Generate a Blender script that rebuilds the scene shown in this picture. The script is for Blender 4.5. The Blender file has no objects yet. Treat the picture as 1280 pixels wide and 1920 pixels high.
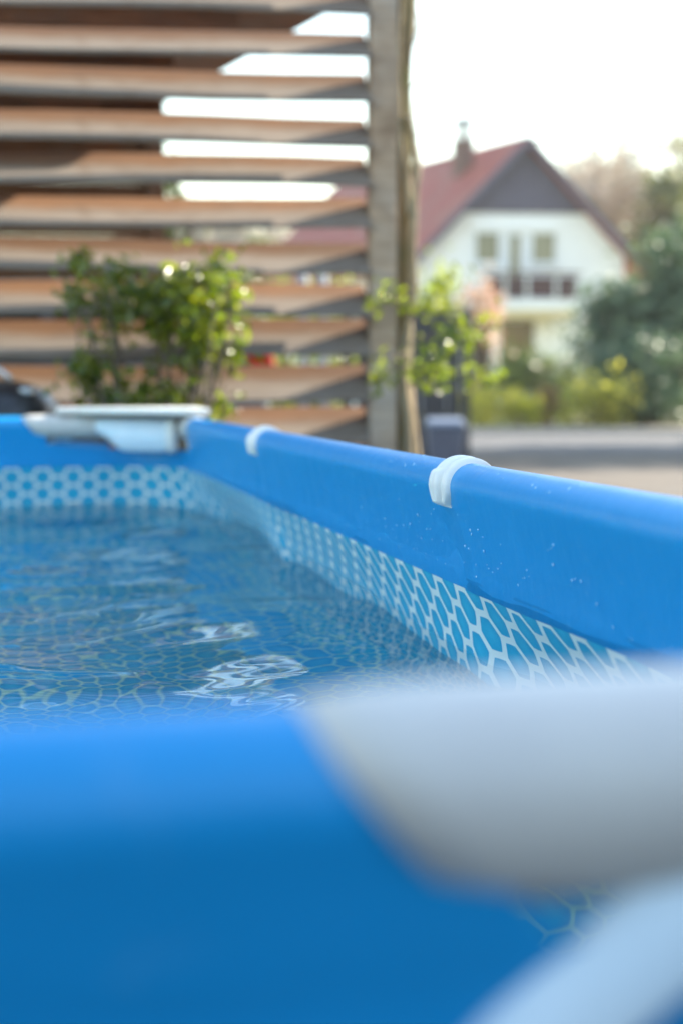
import bpy, math, random
import numpy as np
from mathutils import Vector, Matrix, noise as mnoise

random.seed(7)
rng = np.random.default_rng(7)
sc = bpy.context.scene
COL = sc.collection
R = math.radians

# ------------------------------------------------------------------ camera
EYE = 0.91                       # camera height; the pool rim is at 0.80
YAW = R(13.8)                    # clockwise from the pool's long axis (+Y)
FPX = 2667.0                     # focal length in photo pixels (50 mm on 24x36 upright)
HORIZON = 720.0
PITCH = math.atan((960 - HORIZON) / FPX)
cam_d = bpy.data.cameras.new('camera')
cam = bpy.data.objects.new('camera', cam_d)
COL.objects.link(cam)
cam.location = (0, 0, EYE)
cam.rotation_euler = (math.pi / 2 - PITCH, 0, -YAW)
cam_d.sensor_fit = 'VERTICAL'
cam_d.sensor_height = 36.0
cam_d.sensor_width = 24.0
cam_d.lens = 50.0
cam_d.clip_start = 0.02
cam_d.clip_end = 3000
cam_d.dof.use_dof = True
cam_d.dof.focus_distance = 1.93
cam_d.dof.aperture_fstop = 2.4
sc.camera = cam

# ------------------------------------------------------------------ world, sun, exposure
SUN_AZ = YAW + R(58)             # clockwise from +Y: behind and to the right
SUN_EL = R(32)
w = bpy.data.worlds.new('World')
sc.world = w
w.use_nodes = True
wn = w.node_tree
wn.nodes.clear()
sky = wn.nodes.new('ShaderNodeTexSky')
sky.sky_type = 'NISHITA'
sky.sun_disc = False
sky.sun_elevation = SUN_EL
sky.sun_rotation = SUN_AZ
sky.air_density = 1.65
sky.dust_density = 0.6
sky.ozone_density = 0.8
bgn = wn.nodes.new('ShaderNodeBackground')
bgn.inputs['Strength'].default_value = 0.12
wo = wn.nodes.new('ShaderNodeOutputWorld')
wn.links.new(sky.outputs[0], bgn.inputs[0])
wn.links.new(bgn.outputs[0], wo.inputs[0])

sun_l = bpy.data.lights.new('sun', 'SUN')
sun_l.energy = 5.0
sun_l.angle = R(0.53)
sun_l.color = (1.0, 0.90, 0.74)
sun = bpy.data.objects.new('sun', sun_l)
COL.objects.link(sun)
sdir = Vector((math.sin(SUN_AZ) * math.cos(SUN_EL), math.cos(SUN_AZ) * math.cos(SUN_EL), math.sin(SUN_EL)))
sun.rotation_euler = sdir.to_track_quat('Z', 'Y').to_euler()
sun.location = sdir * 50

sc.view_settings.view_transform = 'Standard'
sc.view_settings.look = 'None'
sc.view_settings.exposure = 2.0
sc.view_settings.gamma = 1.0
sc.view_settings.use_curve_mapping = False
sc.cycles.use_denoising = True
sc.cycles.max_bounces = 12
sc.cycles.transmission_bounces = 8
sc.cycles.transparent_max_bounces = 12
sc.cycles.caustics_refractive = True
sc.cycles.caustics_reflective = True
sc.cycles.sample_clamp_indirect = 20.0
sc.cycles.blur_glossy = 0.3

# ------------------------------------------------------------------ helpers
FWD = Vector((math.sin(YAW), math.cos(YAW), 0))
RGT = Vector((math.cos(YAW), -math.sin(YAW), 0))
CF = FWD * math.cos(PITCH) - Vector((0, 0, math.sin(PITCH)))
CU = FWD * math.sin(PITCH) + Vector((0, 0, math.cos(PITCH)))


def at(px, py, D):
    """point seen at photo pixel px,py whose horizontal distance ahead is D"""
    r = CF + RGT * ((px - 640) / FPX) - CU * ((py - 960) / FPX)
    return Vector((0, 0, EYE)) + r * (D / r.dot(FWD))


def gp(px, D, z=0.0):
    """point ahead by D on the vertical line through pixel column px (near the horizon), at height z"""
    p = at(px, HORIZON, D)
    return Vector((p.x, p.y, z))


def lf(l, f, z=0.0):
    return RGT * l + FWD * f + Vector((0, 0, z))


def mesh(name, verts, faces, mat, parent=None, smooth=False, uvs=None, auto=None):
    me = bpy.data.meshes.new(name)
    me.from_pydata([tuple(v) for v in verts], [], faces)
    if mat is not None:
        me.materials.append(mat)
    if smooth:
        me.polygons.foreach_set('use_smooth', [True] * len(me.polygons))
    if uvs is not None:
        ul = me.uv_layers.new(name='UVMap')
        li = np.empty(len(me.loops), dtype=np.int32)
        me.loops.foreach_get('vertex_index', li)
        ul.data.foreach_set('uv', np.asarray(uvs, dtype=np.float32)[li].ravel())
    me.validate()
    me.update()
    o = bpy.data.objects.new(name, me)
    COL.objects.link(o)
    if parent is not None:
        o.parent = parent
    if auto:
        m = o.modifiers.new('bevel', 'BEVEL')
        m.width = auto
        m.segments = 2
        m.limit_method = 'ANGLE'
    return o


def empty(name, label, cat, loc=(0, 0, 0), group=None):
    o = bpy.data.objects.new(name, None)
    COL.objects.link(o)
    o.empty_display_size = 0.1
    o['label'] = label
    o['category'] = cat
    if group:
        o['group'] = group
    return o


def tag(o, label, cat, group=None):
    o['label'] = label
    o['category'] = cat
    if group:
        o['group'] = group
    return o


def structure(o):
    o['kind'] = 'structure'
    return o


class MB:
    def __init__(s):
        s.v, s.f = [], []

    def add(s, verts, faces):
        n = len(s.v)
        s.v += [Vector(v) for v in verts]
        s.f += [tuple(i + n for i in f) for f in faces]
        return s

    def hexa(s, p):   # 8 points: bottom 4 ccw, top 4 ccw
        return s.add(p, [(3, 2, 1, 0), (4, 5, 6, 7), (0, 1, 5, 4), (1, 2, 6, 5), (2, 3, 7, 6), (3, 0, 4, 7)])

    def box(s, x0, x1, y0, y1, z0, z1, M=None):
        p = [Vector(q) for q in ((x0, y0, z0), (x1, y0, z0), (x1, y1, z0), (x0, y1, z0),
                                 (x0, y0, z1), (x1, y0, z1), (x1, y1, z1), (x0, y1, z1))]
        if M is not None:
            p = [M @ q for q in p]
        return s.hexa(p)

    def tube(s, pts, rad, n=10, caps=True):
        pts = [Vector(p) for p in pts]
        if not hasattr(rad, '__len__'):
            rad = [rad] * len(pts)
        base = len(s.v)
        up = Vector((0.13, 0.31, 0.94))
        for i, p in enumerate(pts):
            t = (pts[min(i + 1, len(pts) - 1)] - pts[max(i - 1, 0)])
            t = t.normalized() if t.length > 1e-9 else Vector((0, 0, 1))
            a = t.cross(up)
            if a.length < 1e-3:
                a = t.cross(Vector((1, 0, 0)))
            a.normalize()
            b = t.cross(a)
            for k in range(n):
                an = 2 * math.pi * k / n
                s.v.append(p + (a * math.cos(an) + b * math.sin(an)) * rad[i])
        for i in range(len(pts) - 1):
            for k in range(n):
                k2 = (k + 1) % n
                s.f.append((base + i * n + k, base + i * n + k2, base + (i + 1) * n + k2, base + (i + 1) * n + k))
        if caps:
            s.f.append(tuple(base + k for k in range(n))[::-1])
            s.f.append(tuple(base + (len(pts) - 1) * n + k for k in range(n)))
        return s

    def build(s, name, mat, parent=None, smooth=False, auto=None):
        return mesh(name, s.v, s.f, mat, parent, smooth, auto=auto)


def grid_faces(nu, nv, closed=False):
    f = []
    for i in range(nu if closed else nu - 1):
        i2 = (i + 1) % nu
        for j in range(nv - 1):
            f.append((i * nv + j, i2 * nv + j, i2 * nv + j + 1, i * nv + j + 1))
    return f


def sstep(a, b, x):
    t = min(1.0, max(0.0, (x - a) / (b - a)))
    return t * t * (3 - 2 * t)


# ------------------------------------------------------------------ materials
def new_mat(name):
    m = bpy.data.materials.new(name)
    m.use_nodes = True
    nt = m.node_tree
    nt.nodes.clear()
    out = nt.nodes.new('ShaderNodeOutputMaterial')
    return m, nt, out


def N(nt, typ, **kw):
    n = nt.nodes.new(typ)
    for k, v in kw.items():
        setattr(n, k, v)
    return n


def mathn(nt, op, a, b=None, c=None):
    n = nt.nodes.new('ShaderNodeMath')
    n.operation = op
    for i, x in enumerate((a, b, c)):
        if x is None:
            continue
        if isinstance(x, (int, float)):
            n.inputs[i].default_value = x
        else:
            nt.links.new(x, n.inputs[i])
    return n.outputs[0]


def mixc(nt, fac, a, b):
    n = nt.nodes.new('ShaderNodeMix')
    n.data_type = 'RGBA'
    for sock, x in ((n.inputs['Factor'], fac), (n.inputs['A'], a), (n.inputs['B'], b)):
        if isinstance(x, (int, float)):
            sock.default_value = x
        elif isinstance(x, tuple):
            sock.default_value = x if len(x) == 4 else (*x, 1)
        else:
            nt.links.new(x, sock)
    return n.outputs['Result']


def pbr(name, c1, c2=None, rough=0.5, scale=6.0, stretch=(1, 1, 1), bump=0.0, bump_scale=None, spec=0.5,
        detail=5.0, c3=None, metallic=0.0, coat=0.0):
    m, nt, out = new_mat(name)
    b = N(nt, 'ShaderNodeBsdfPrincipled')
    b.inputs['Roughness'].default_value = rough
    b.inputs['Specular IOR Level'].default_value = spec
    b.inputs['Metallic'].default_value = metallic
    b.inputs['Coat Weight'].default_value = coat
    tc = N(nt, 'ShaderNodeTexCoord')
    mp = N(nt, 'ShaderNodeMapping')
    mp.inputs['Scale'].default_value = stretch
    nt.links.new(tc.outputs['Object'], mp.inputs[0])
    if c2 is None:
        c2 = tuple(x * 0.8 for x in c1)
    nz = N(nt, 'ShaderNodeTexNoise')
    nz.inputs['Scale'].default_value = scale
    nz.inputs['Detail'].default_value = detail
    nt.links.new(mp.outputs[0], nz.inputs['Vector'])
    fac = N(nt, 'ShaderNodeMapRange')
    fac.inputs['From Min'].default_value = 0.3
    fac.inputs['From Max'].default_value = 0.7
    nt.links.new(nz.outputs['Fac'], fac.inputs[0])
    col = mixc(nt, fac.outputs[0], (*c1, 1), (*c2, 1))
    if c3 is not None:
        n2 = N(nt, 'ShaderNodeTexNoise')
        n2.inputs['Scale'].default_value = scale * 0.23
        n2.inputs['Detail'].default_value = 3
        nt.links.new(mp.outputs[0], n2.inputs['Vector'])
        f2 = N(nt, 'ShaderNodeMapRange')
        f2.inputs['From Min'].default_value = 0.48
        f2.inputs['From Max'].default_value = 0.62
        nt.links.new(n2.outputs['Fac'], f2.inputs[0])
        col = mixc(nt, f2.outputs[0], col, (*c3, 1))
    nt.links.new(col, b.inputs['Base Color'])
    if bump:
        bn = N(nt, 'ShaderNodeBump')
        bn.inputs['Strength'].default_value = bump
        bn.inputs['Distance'].default_value = 0.01
        nb = N(nt, 'ShaderNodeTexNoise')
        nb.inputs['Scale'].default_value = bump_scale or scale * 4
        nb.inputs['Detail'].default_value = 6
        nt.links.new(mp.outputs[0], nb.inputs['Vector'])
        nt.links.new(nb.outputs['Fac'], bn.inputs['Height'])
        nt.links.new(bn.outputs[0], b.inputs['Normal'])
    nt.links.new(b.outputs[0], out.inputs[0])
    return m


def leaf_mat(name, c1, c2, trans=0.35, rough=0.3, scale=9.0, tc_mul=(1.3, 1.5, 0.6), spec=0.5):
    m, nt, out = new_mat(name)
    b = N(nt, 'ShaderNodeBsdfPrincipled')
    b.inputs['Roughness'].default_value = rough
    b.inputs['Specular IOR Level'].default_value = spec
    tcn = N(nt, 'ShaderNodeTexCoord')
    nz = N(nt, 'ShaderNodeTexNoise')
    nz.inputs['Scale'].default_value = scale
    nz.inputs['Detail'].default_value = 3
    nt.links.new(tcn.outputs['Object'], nz.inputs['Vector'])
    fac = N(nt, 'ShaderNodeMapRange')
    fac.inputs['From Min'].default_value = 0.35
    fac.inputs['From Max'].default_value = 0.65
    nt.links.new(nz.outputs['Fac'], fac.inputs[0])
    col = mixc(nt, fac.outputs[0], (*c1, 1), (*c2, 1))
    nt.links.new(col, b.inputs['Base Color'])
    t = N(nt, 'ShaderNodeBsdfTranslucent')
    mul = N(nt, 'ShaderNodeVectorMath', operation='MULTIPLY')
    mul.inputs[1].default_value = tc_mul
    nt.links.new(col, mul.inputs[0])
    nt.links.new(mul.outputs[0], t.inputs['Color'])
    mx = N(nt, 'ShaderNodeMixShader')
    mx.inputs[0].default_value = trans
    nt.links.new(b.outputs[0], mx.inputs[1])
    nt.links.new(t.outputs[0], mx.inputs[2])
    nt.links.new(mx.outputs[0], out.inputs[0])
    return m


BLUE = (0.003, 0.258, 0.60)


def vinyl(name, c, rough=0.36, wrinkle=0.25):
    m, nt, out = new_mat(name)
    b = N(nt, 'ShaderNodeBsdfPrincipled')
    b.inputs['Specular IOR Level'].default_value = 0.5
    tcn = N(nt, 'ShaderNodeTexCoord')
    nz = N(nt, 'ShaderNodeTexNoise')
    nz.inputs['Scale'].default_value = 3.0
    nz.inputs['Detail'].default_value = 6
    nt.links.new(tcn.outputs['Object'], nz.inputs['Vector'])
    col = mixc(nt, nz.outputs['Fac'], tuple(x * 0.93 for x in c), tuple(min(1, x * 1.07) for x in c))
    mk = N(nt, 'ShaderNodeTexNoise')
    mk.inputs['Scale'].default_value = 26
    mk.inputs['Detail'].default_value = 8
    mk.inputs['Roughness'].default_value = 0.7
    nt.links.new(tcn.outputs['Object'], mk.inputs['Vector'])
    mkr = N(nt, 'ShaderNodeMapRange')
    mkr.inputs['From Min'].default_value = 0.60
    mkr.inputs['From Max'].default_value = 0.74
    mkr.inputs['To Max'].default_value = 0.10
    nt.links.new(mk.outputs['Fac'], mkr.inputs[0])
    col = mixc(nt, mkr.outputs[0], col, (0.45, 0.62, 0.78))
    nt.links.new(col, b.inputs['Base Color'])
    mpz = N(nt, 'ShaderNodeMapping')
    mpz.inputs['Scale'].default_value = (24, 24, 3)
    nt.links.new(tcn.outputs['Object'], mpz.inputs[0])
    pk = N(nt, 'ShaderNodeTexNoise')
    pk.inputs['Scale'].default_value = 1.0
    pk.inputs['Detail'].default_value = 2
    nt.links.new(mpz.outputs[0], pk.inputs['Vector'])
    # fine woven relief and faint wrinkles
    n2 = N(nt, 'ShaderNodeTexNoise')
    n2.inputs['Scale'].default_value = 14
    n2.inputs['Detail'].default_value = 4
    n2.inputs['Distortion'].default_value = 0.6
    nt.links.new(tcn.outputs['Object'], n2.inputs['Vector'])
    n3 = N(nt, 'ShaderNodeTexNoise')
    n3.inputs['Scale'].default_value = 420
    nt.links.new(tcn.outputs['Object'], n3.inputs['Vector'])
    h = mathn(nt, 'ADD', mathn(nt, 'ADD', n2.outputs['Fac'], mathn(nt, 'MULTIPLY', pk.outputs['Fac'], 0.8)), mathn(nt, 'MULTIPLY', n3.outputs['Fac'], 0.03))
    bp = N(nt, 'ShaderNodeBump')
    bp.inputs['Strength'].default_value = wrinkle
    bp.inputs['Distance'].default_value = 0.006
    nt.links.new(h, bp.inputs['Height'])
    nt.links.new(bp.outputs[0], b.inputs['Normal'])
    rr = mathn(nt, 'ADD', mathn(nt, 'MULTIPLY', n2.outputs['Fac'], 0.12), rough - 0.06)
    nt.links.new(rr, b.inputs['Roughness'])
    nt.links.new(b.outputs[0], out.inputs[0])
    return m


def hex_print(name, s=0.060, line=0.098, blue1=(0.012, 0.34, 0.56), blue2=(0.035, 0.47, 0.68), white=(0.80, 0.84, 0.80),
              jitter=0.0, wet_band=True):
    """printed honeycomb on the inside of the liner; UV map is in metres"""
    m, nt, out = new_mat(name)
    b = N(nt, 'ShaderNodeBsdfPrincipled')
    b.inputs['Roughness'].default_value = 0.38
    uv = N(nt, 'ShaderNodeUVMap', uv_map='UVMap')
    src = uv.outputs[0]
    if jitter:
        nzj = N(nt, 'ShaderNodeTexNoise')
        nzj.inputs['Scale'].default_value = 9
        nt.links.new(src, nzj.inputs['Vector'])
        sb = N(nt, 'ShaderNodeVectorMath', operation='MULTIPLY_ADD')
        nt.links.new(nzj.outputs['Color'], sb.inputs[0])
        sb.inputs[1].default_value = (jitter, jitter, 0)
        nt.links.new(src, sb.inputs[2])
        src = sb.outputs[0]
    sc_ = N(nt, 'ShaderNodeVectorMath', operation='SCALE')
    nt.links.new(src, sc_.inputs[0])
    sc_.inputs['Scale'].default_value = 1.0 / s
    hx, hy = math.sqrt(3) / 2, 0.5

    def cell(vec):
        wr = N(nt, 'ShaderNodeVectorMath', operation='WRAP')
        nt.links.new(vec, wr.inputs[0])
        wr.inputs[1].default_value = (hx, hy, 1)
        wr.inputs[2].default_value = (-hx, -hy, -1)
        ab = N(nt, 'ShaderNodeVectorMath', operation='ABSOLUTE')
        nt.links.new(wr.outputs[0], ab.inputs[0])
        sx = N(nt, 'ShaderNodeSeparateXYZ')
        nt.links.new(ab.outputs[0], sx.inputs[0])
        x, y = sx.outputs[0], sx.outputs[1]
        d = mathn(nt, 'MAXIMUM', y, mathn(nt, 'ADD', mathn(nt, 'MULTIPLY', x, 0.8660254), mathn(nt, 'MULTIPLY', y, 0.5)))
        ln = mathn(nt, 'SQRT', mathn(nt, 'ADD', mathn(nt, 'MULTIPLY', x, x), mathn(nt, 'MULTIPLY', y, y)))
        return mathn(nt, 'ADD', mathn(nt, 'MULTIPLY', d, 0.8), mathn(nt, 'MULTIPLY', ln, 0.19))

    off = N(nt, 'ShaderNodeVectorMath', operation='ADD')
    nt.links.new(sc_.outputs[0], off.inputs[0])
    off.inputs[1].default_value = (hx, hy, 0)
    d = mathn(nt, 'MINIMUM', cell(sc_.outputs[0]), cell(off.outputs[0]))
    lm = N(nt, 'ShaderNodeMapRange', interpolation_type='SMOOTHSTEP')
    lm.inputs['From Min'].default_value = 0.5 - line - 0.015
    lm.inputs['From Max'].default_value = 0.5 - line + 0.015
    nt.links.new(d, lm.inputs[0])
    nz = N(nt, 'ShaderNodeTexNoise')
    nz.inputs['Scale'].default_value = 260
    nz.inputs['Detail'].default_value = 3
    nt.links.new(uv.outputs[0], nz.inputs['Vector'])
    grad = mathn(nt, 'ADD', mathn(nt, 'MULTIPLY', d, 1.6), mathn(nt, 'MULTIPLY', nz.outputs['Fac'], 0.5))
    gm = N(nt, 'ShaderNodeMapRange')
    gm.inputs['From Min'].default_value = 0.25
    gm.inputs['From Max'].default_value = 1.0
    nt.links.new(grad, gm.inputs[0])
    cellc = mixc(nt, gm.outputs[0], blue2, blue1)
    col = mixc(nt, lm.outputs[0], cellc, white)
    svv = N(nt, 'ShaderNodeSeparateXYZ')
    nt.links.new(uv.outputs[0], svv.inputs[0])
    wet = N(nt, 'ShaderNodeMapRange', interpolation_type='SMOOTHSTEP')
    wet.inputs['From Min'].default_value = -0.282
    wet.inputs['From Max'].default_value = -0.296
    wet.inputs['To Min'].default_value = 0.42
    wet.inputs['To Max'].default_value = 0.14
    nzw = N(nt, 'ShaderNodeTexNoise')
    nzw.inputs['Scale'].default_value = 7
    nt.links.new(uv.outputs[0], nzw.inputs['Vector'])
    nt.links.new(mathn(nt, 'ADD', svv.outputs[1], mathn(nt, 'MULTIPLY', mathn(nt, 'SUBTRACT', nzw.outputs['Fac'], .5), 0.03)), wet.inputs[0])
    if wet_band:
        nt.links.new(wet.outputs[0], b.inputs['Roughness'])
        col = mixc(nt, mathn(nt, 'MULTIPLY', mathn(nt, 'SUBTRACT', 0.42, wet.outputs[0]), 0.45), col, (0.30, 0.36, 0.34))
    nt.links.new(col, b.inputs['Base Color'])
    n3 = N(nt, 'ShaderNodeTexNoise')
    n3.inputs['Scale'].default_value = 500
    nt.links.new(uv.outputs[0], n3.inputs['Vector'])
    bp = N(nt, 'ShaderNodeBump')
    bp.inputs['Strength'].default_value = 0.12
    bp.inputs['Distance'].default_value = 0.002
    nt.links.new(n3.outputs['Fac'], bp.inputs['Height'])
    nt.links.new(bp.outputs[0], b.inputs['Normal'])
    nt.links.new(b.outputs[0], out.inputs[0])
    return m


M_BLUE = vinyl('blue_vinyl', BLUE)
M_HEX = hex_print('honeycomb_print')
M_HEXF = hex_print('honeycomb_floor_print', s=0.046, line=0.065, white=(0.50, 0.72, 0.56), blue1=(0.02, 0.36, 0.58),
                   blue2=(0.05, 0.50, 0.66), jitter=0.03, wet_band=False)
M_WHITE = pbr('white_plastic', (0.80, 0.79, 0.76), (0.73, 0.73, 0.71), rough=0.42, scale=18, bump=0.05, bump_scale=160)
M_SEAT = pbr('white_seat_plastic', (0.74, 0.74, 0.72), (0.68, 0.68, 0.66), rough=0.4, scale=12, bump=0.05, bump_scale=160)
M_GREY = pbr('pale_grey_plastic', (0.54, 0.53, 0.51), (0.50, 0.49, 0.48), rough=0.4, scale=14, bump=0.04, bump_scale=160)
M_PALE = pbr('pale_blue_plastic', (0.64, 0.75, 0.84), (0.57, 0.70, 0.81), rough=0.35, scale=10, bump=0.04, bump_scale=100)
M_STEEL = pbr('powder_coated_steel', (0.55, 0.57, 0.58), (0.48, 0.5, 0.52), rough=0.45, scale=20)


def water_mat():
    m, nt, out = new_mat('clear_water')
    fr = N(nt, 'ShaderNodeFresnel')
    fr.inputs['IOR'].default_value = 1.333
    rf = N(nt, 'ShaderNodeBsdfRefraction')
    rf.inputs['IOR'].default_value = 1.333
    rf.inputs['Roughness'].default_value = 0.0
    rf.inputs['Color'].default_value = (0.93, 0.98, 0.99, 1)
    gl = N(nt, 'ShaderNodeBsdfGlossy')
    gl.inputs['Roughness'].default_value = 0.0
    mx = N(nt, 'ShaderNodeMixShader')
    nt.links.new(fr.outputs[0], mx.inputs[0])
    nt.links.new(rf.outputs[0], mx.inputs[1])
    nt.links.new(gl.outputs[0], mx.inputs[2])
    nt.links.new(mx.outputs[0], out.inputs[0])
    return m


M_WATER = water_mat()


# ------------------------------------------------------------------ ground and road
M_GROUND = pbr('gravel_ground', (0.10, 0.079, 0.061), (0.042, 0.034, 0.027), rough=0.9, scale=5, bump=0.6, bump_scale=60,
               c3=(0.07, 0.06, 0.05), detail=12)
M_ROAD = pbr('worn_asphalt', (0.06, 0.062, 0.07), (0.046, 0.047, 0.053), rough=0.85, scale=3, bump=0.3, bump_scale=80)
M_LAWN = pbr('lawn_soil', (0.10, 0.13, 0.035), (0.16, 0.15, 0.06), rough=0.95, scale=1.3, bump=0.5, bump_scale=40,
             c3=(0.13, 0.10, 0.06))
g = 900
structure(mesh('ground', [(-g, -g, 0), (g, -g, 0), (g, g, 0), (-g, g, 0)], [(0, 1, 2, 3)], M_GROUND))


def strip(name, f0, f1, z, mat, l0=-120, l1=120, skew=0.0):
    p = [lf(l0, f0 + skew * l0, z), lf(l1, f0 + skew * l1, z), lf(l1, f1 + skew * l1, z), lf(l0, f1 + skew * l0, z)]
    return structure(mesh(name, p, [(0, 1, 2, 3)], mat))


strip('road', 18.6, 26.0, 0.006, M_ROAD)
M_KERB = pbr('concrete_kerb', (0.40, 0.38, 0.35), (0.33, 0.31, 0.29), rough=0.85, scale=8)
kb = MB()
kb.hexa([lf(-60, 26.0, 0), lf(60, 26.0, 0), lf(60, 26.15, 0), lf(-60, 26.15, 0),
         lf(-60, 26.0, .11), lf(60, 26.0, .11), lf(60, 26.15, .11), lf(-60, 26.15, .11)])
structure(kb.build('kerb', M_KERB))
strip('garden_ground', 26.15, 90, 0.10, M_LAWN)

M_BOUNCE_CUT = pbr('bounce_cut_dark', (0.085, 0.085, 0.09), (0.06, 0.06, 0.065), rough=0.8, scale=4, bump=0.3)
structure(mesh('bounce_cut_paving', [(-5, -2.4, .004), (2.6, -2.4, .004), (2.6, 5.45, .004), (-5, 5.45, .004)], [(0, 1, 2, 3)], M_BOUNCE_CUT))  # dark paving added to cut the light bouncing up off the ground

# ------------------------------------------------------------------ the pool
RIM = 0.80
X0, X1, Y0, Y1 = -1.555, 0.640, 0.484, 4.98     # inner faces of the liner just under the sleeve
WATER = EYE - 0.425
FLOOR = 0.03
RC = 0.24                                        # corner radius of the liner
TR = 0.033                                       # sleeve radius round the tube
LEG_LONG = [1.91, 3.40]
LEG_SHORT = [-0.46]

pool = empty('frame_pool', 'blue rectangular frame pool with white rail clips and honeycomb liner', 'pool')

# loop of the inner liner: list of (x, y, outward normal, u, bulge)
def seg_bulge(s, s0, s1, near_side):
    """outward bulge between two legs; falls off fast just before the far leg"""
    L = s1 - s0
    a = sstep(0.0, 0.55 * L, s - s0)
    b = 1 - math.exp(-(s1 - s) / 0.06)
    return a * max(0.0, b)


def side_bulge(y, legs, lo, hi):
    knots = [lo] + legs + [hi]
    for a, b in zip(knots[:-1], knots[1:]):
        if a <= y <= b:
            if a == lo:
                base = 0.75 + 0.25 * sstep(lo, lo + .3, y)
                e = 1 - math.exp(-(b - y) / 0.14)
                return base * e
            return 0.45 * seg_bulge(y, a, b, True) if b != hi else sstep(a, a + .6, y) * (1 - sstep(hi - .35, hi, y)) 
    return 0.0


def loop_pts(step=0.02):
    pts = []
    def line(p, q, fn):
        n = max(2, int((Vector(q) - Vector(p)).length / step))
        d = (Vector(q) - Vector(p)).normalized()
        nrm = Vector((d.y, -d.x, 0))
        for i in range(n):
            c = Vector(p).lerp(Vector(q), i / n)
            pts.append((c, nrm, fn(c)))
    def arc(cx, cy, a0):
        n = int(RC * math.pi / 2 / step)
        for i in range(n):
            a = a0 + math.pi / 2 * i / n
            nrm = Vector((math.cos(a), math.sin(a), 0))
            pts.append((Vector((cx, cy, 0)) + nrm * RC, nrm, 0.0))
    # counter-clockwise: right side going +Y, far side going -X, left side going -Y, near side going +X
    line((X1, Y0 + RC, 0), (X1, Y1 - RC, 0), lambda c: side_bulge(c.y, LEG_LONG, Y0 + RC, Y1 - RC))
    arc(X1 - RC, Y1 - RC, 0)
    line((X1 - RC, Y1, 0), (X0 + RC, Y1, 0), lambda c: 0.6 * math.sin(math.pi * abs((c.x - LEG_SHORT[0]) / (X1 - RC - LEG_SHORT[0]))) ** 2)
    arc(X0 + RC, Y1 - RC, math.pi / 2)
    line((X0, Y1 - RC, 0), (X0, Y0 + RC, 0), lambda c: side_bulge(c.y, LEG_LONG, Y0 + RC, Y1 - RC))
    arc(X0 + RC, Y0 + RC, math.pi)
    line((X0 + RC, Y0, 0), (X1 - RC, Y0, 0), lambda c: 0.6 * math.sin(math.pi * abs((c.x - LEG_SHORT[0]) / (X1 - RC - LEG_SHORT[0]))) ** 2)
    arc(X1 - RC, Y0 + RC, 1.5 * math.pi)
    return pts


LP = loop_pts()
U = [0.0]
for a, b in zip(LP[:-1], LP[1:]):
    U.append(U[-1] + (b[0] - a[0]).length)
# close the print on a whole number of cells
tot = U[-1] + (LP[0][0] - LP[-1][0]).length
PATTERN_TOP = 0.176
BAND_TOP = 0.113

def lean(h):
    """outward lean of the wall at depth h below the rim"""
    if h < 0.17:
        return 0.0
    t = (h - 0.17)
    return 0.045 * (1 - math.exp(-t / 0.12)) + 0.02 * math.sin(min(1, t / 0.6) * math.pi)


def bulge_h(h):
    return sstep(0.155, 0.33, h) * 0.055 * (1 - 0.5 * sstep(0.55, 0.78, h))


def loop_shell(name, hs, mat, off=0.0, uv=True, top_wave=None):
    nv = len(hs)
    verts, uvs = [], []
    cols = LP + [LP[0]]
    uu = U + [tot]
    for (c, n, bl), u in zip(cols, uu):
        for j, h in enumerate(hs):
            hh = h
            if top_wave and j == 0:
                hh = h + top_wave(u)
            o = lean(hh) + bl * bulge_h(hh) + off
            wv = 0.0015 * mnoise.noise(Vector((c.x * 5, c.y * 5, hh * 6)))
            p = c + n * (o + wv)
            verts.append((p.x, p.y, RIM - hh))
            uvs.append((u, -h))
    return mesh(name, verts, [f[::-1] for f in grid_faces(len(cols), nv)], mat, pool, True, uvs if uv else None)


hs_in = [PATTERN_TOP - 0.012 + (RIM - FLOOR - PATTERN_TOP + 0.012) * (i / 36) for i in range(37)]
loop_shell('honeycomb_wall', hs_in, M_HEX)
hs_out = [BAND_TOP + 0.004 + (RIM - 0.004 - BAND_TOP - 0.004) * (i / 28) for i in range(29)]
loop_shell('outer_wall', hs_out, M_BLUE, off=0.006, uv=False)
loop_shell('blue_band', [BAND_TOP, BAND_TOP + .015, 0.142, 0.158, PATTERN_TOP], M_BLUE, off=-0.0015, uv=False)
# floor sheet of the liner
hb_ = RIM - FLOOR
fl = [c + n * (lean(hb_) + bl * bulge_h(hb_) + 0.003) for c, n, bl in LP]
mesh('floor_sheet', [(p.x, p.y, FLOOR + .004) for p in fl], [tuple(range(len(fl)))], M_HEXF, pool, False, [(p.x, p.y) for p in fl])

# the sleeve round the top tube, one per side; profile is a teardrop
def sleeve_profile():
    """points (o, h): o = outward from tube centre, h = depth below rim; starts at inner seam, goes over the top"""
    pts = [(-0.0035, PATTERN_TOP), (-0.0075, PATTERN_TOP - .002), (-0.0078, 0.160), (-0.0092, 0.159), (-0.0100, 0.154), (-0.0105, 0.145),
           (-0.0145, 0.12), (-0.0185, 0.095), (-0.0230, 0.075)]
    a0 = R(197)
    n = 26
    for i in range(n + 1):
        a = a0 - (a0 + R(17)) * i / n
        pts.append((TR * math.cos(a), TR - TR * math.sin(a)))
    pts += [(0.0250, 0.075), (0.0240, 0.082), (0.0225, 0.089), (0.0210, 0.096), (0.0195, 0.104), (0.018, 0.12), (0.0155, 0.145), (0.0150, 0.165), (0.0140, 0.174)]
    return pts


PROF = sleeve_profile()
CONN0, CONN1 = 0.548, 0.484     # connector reach from the corner along a short side: at the top, at the tube's underside


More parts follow.
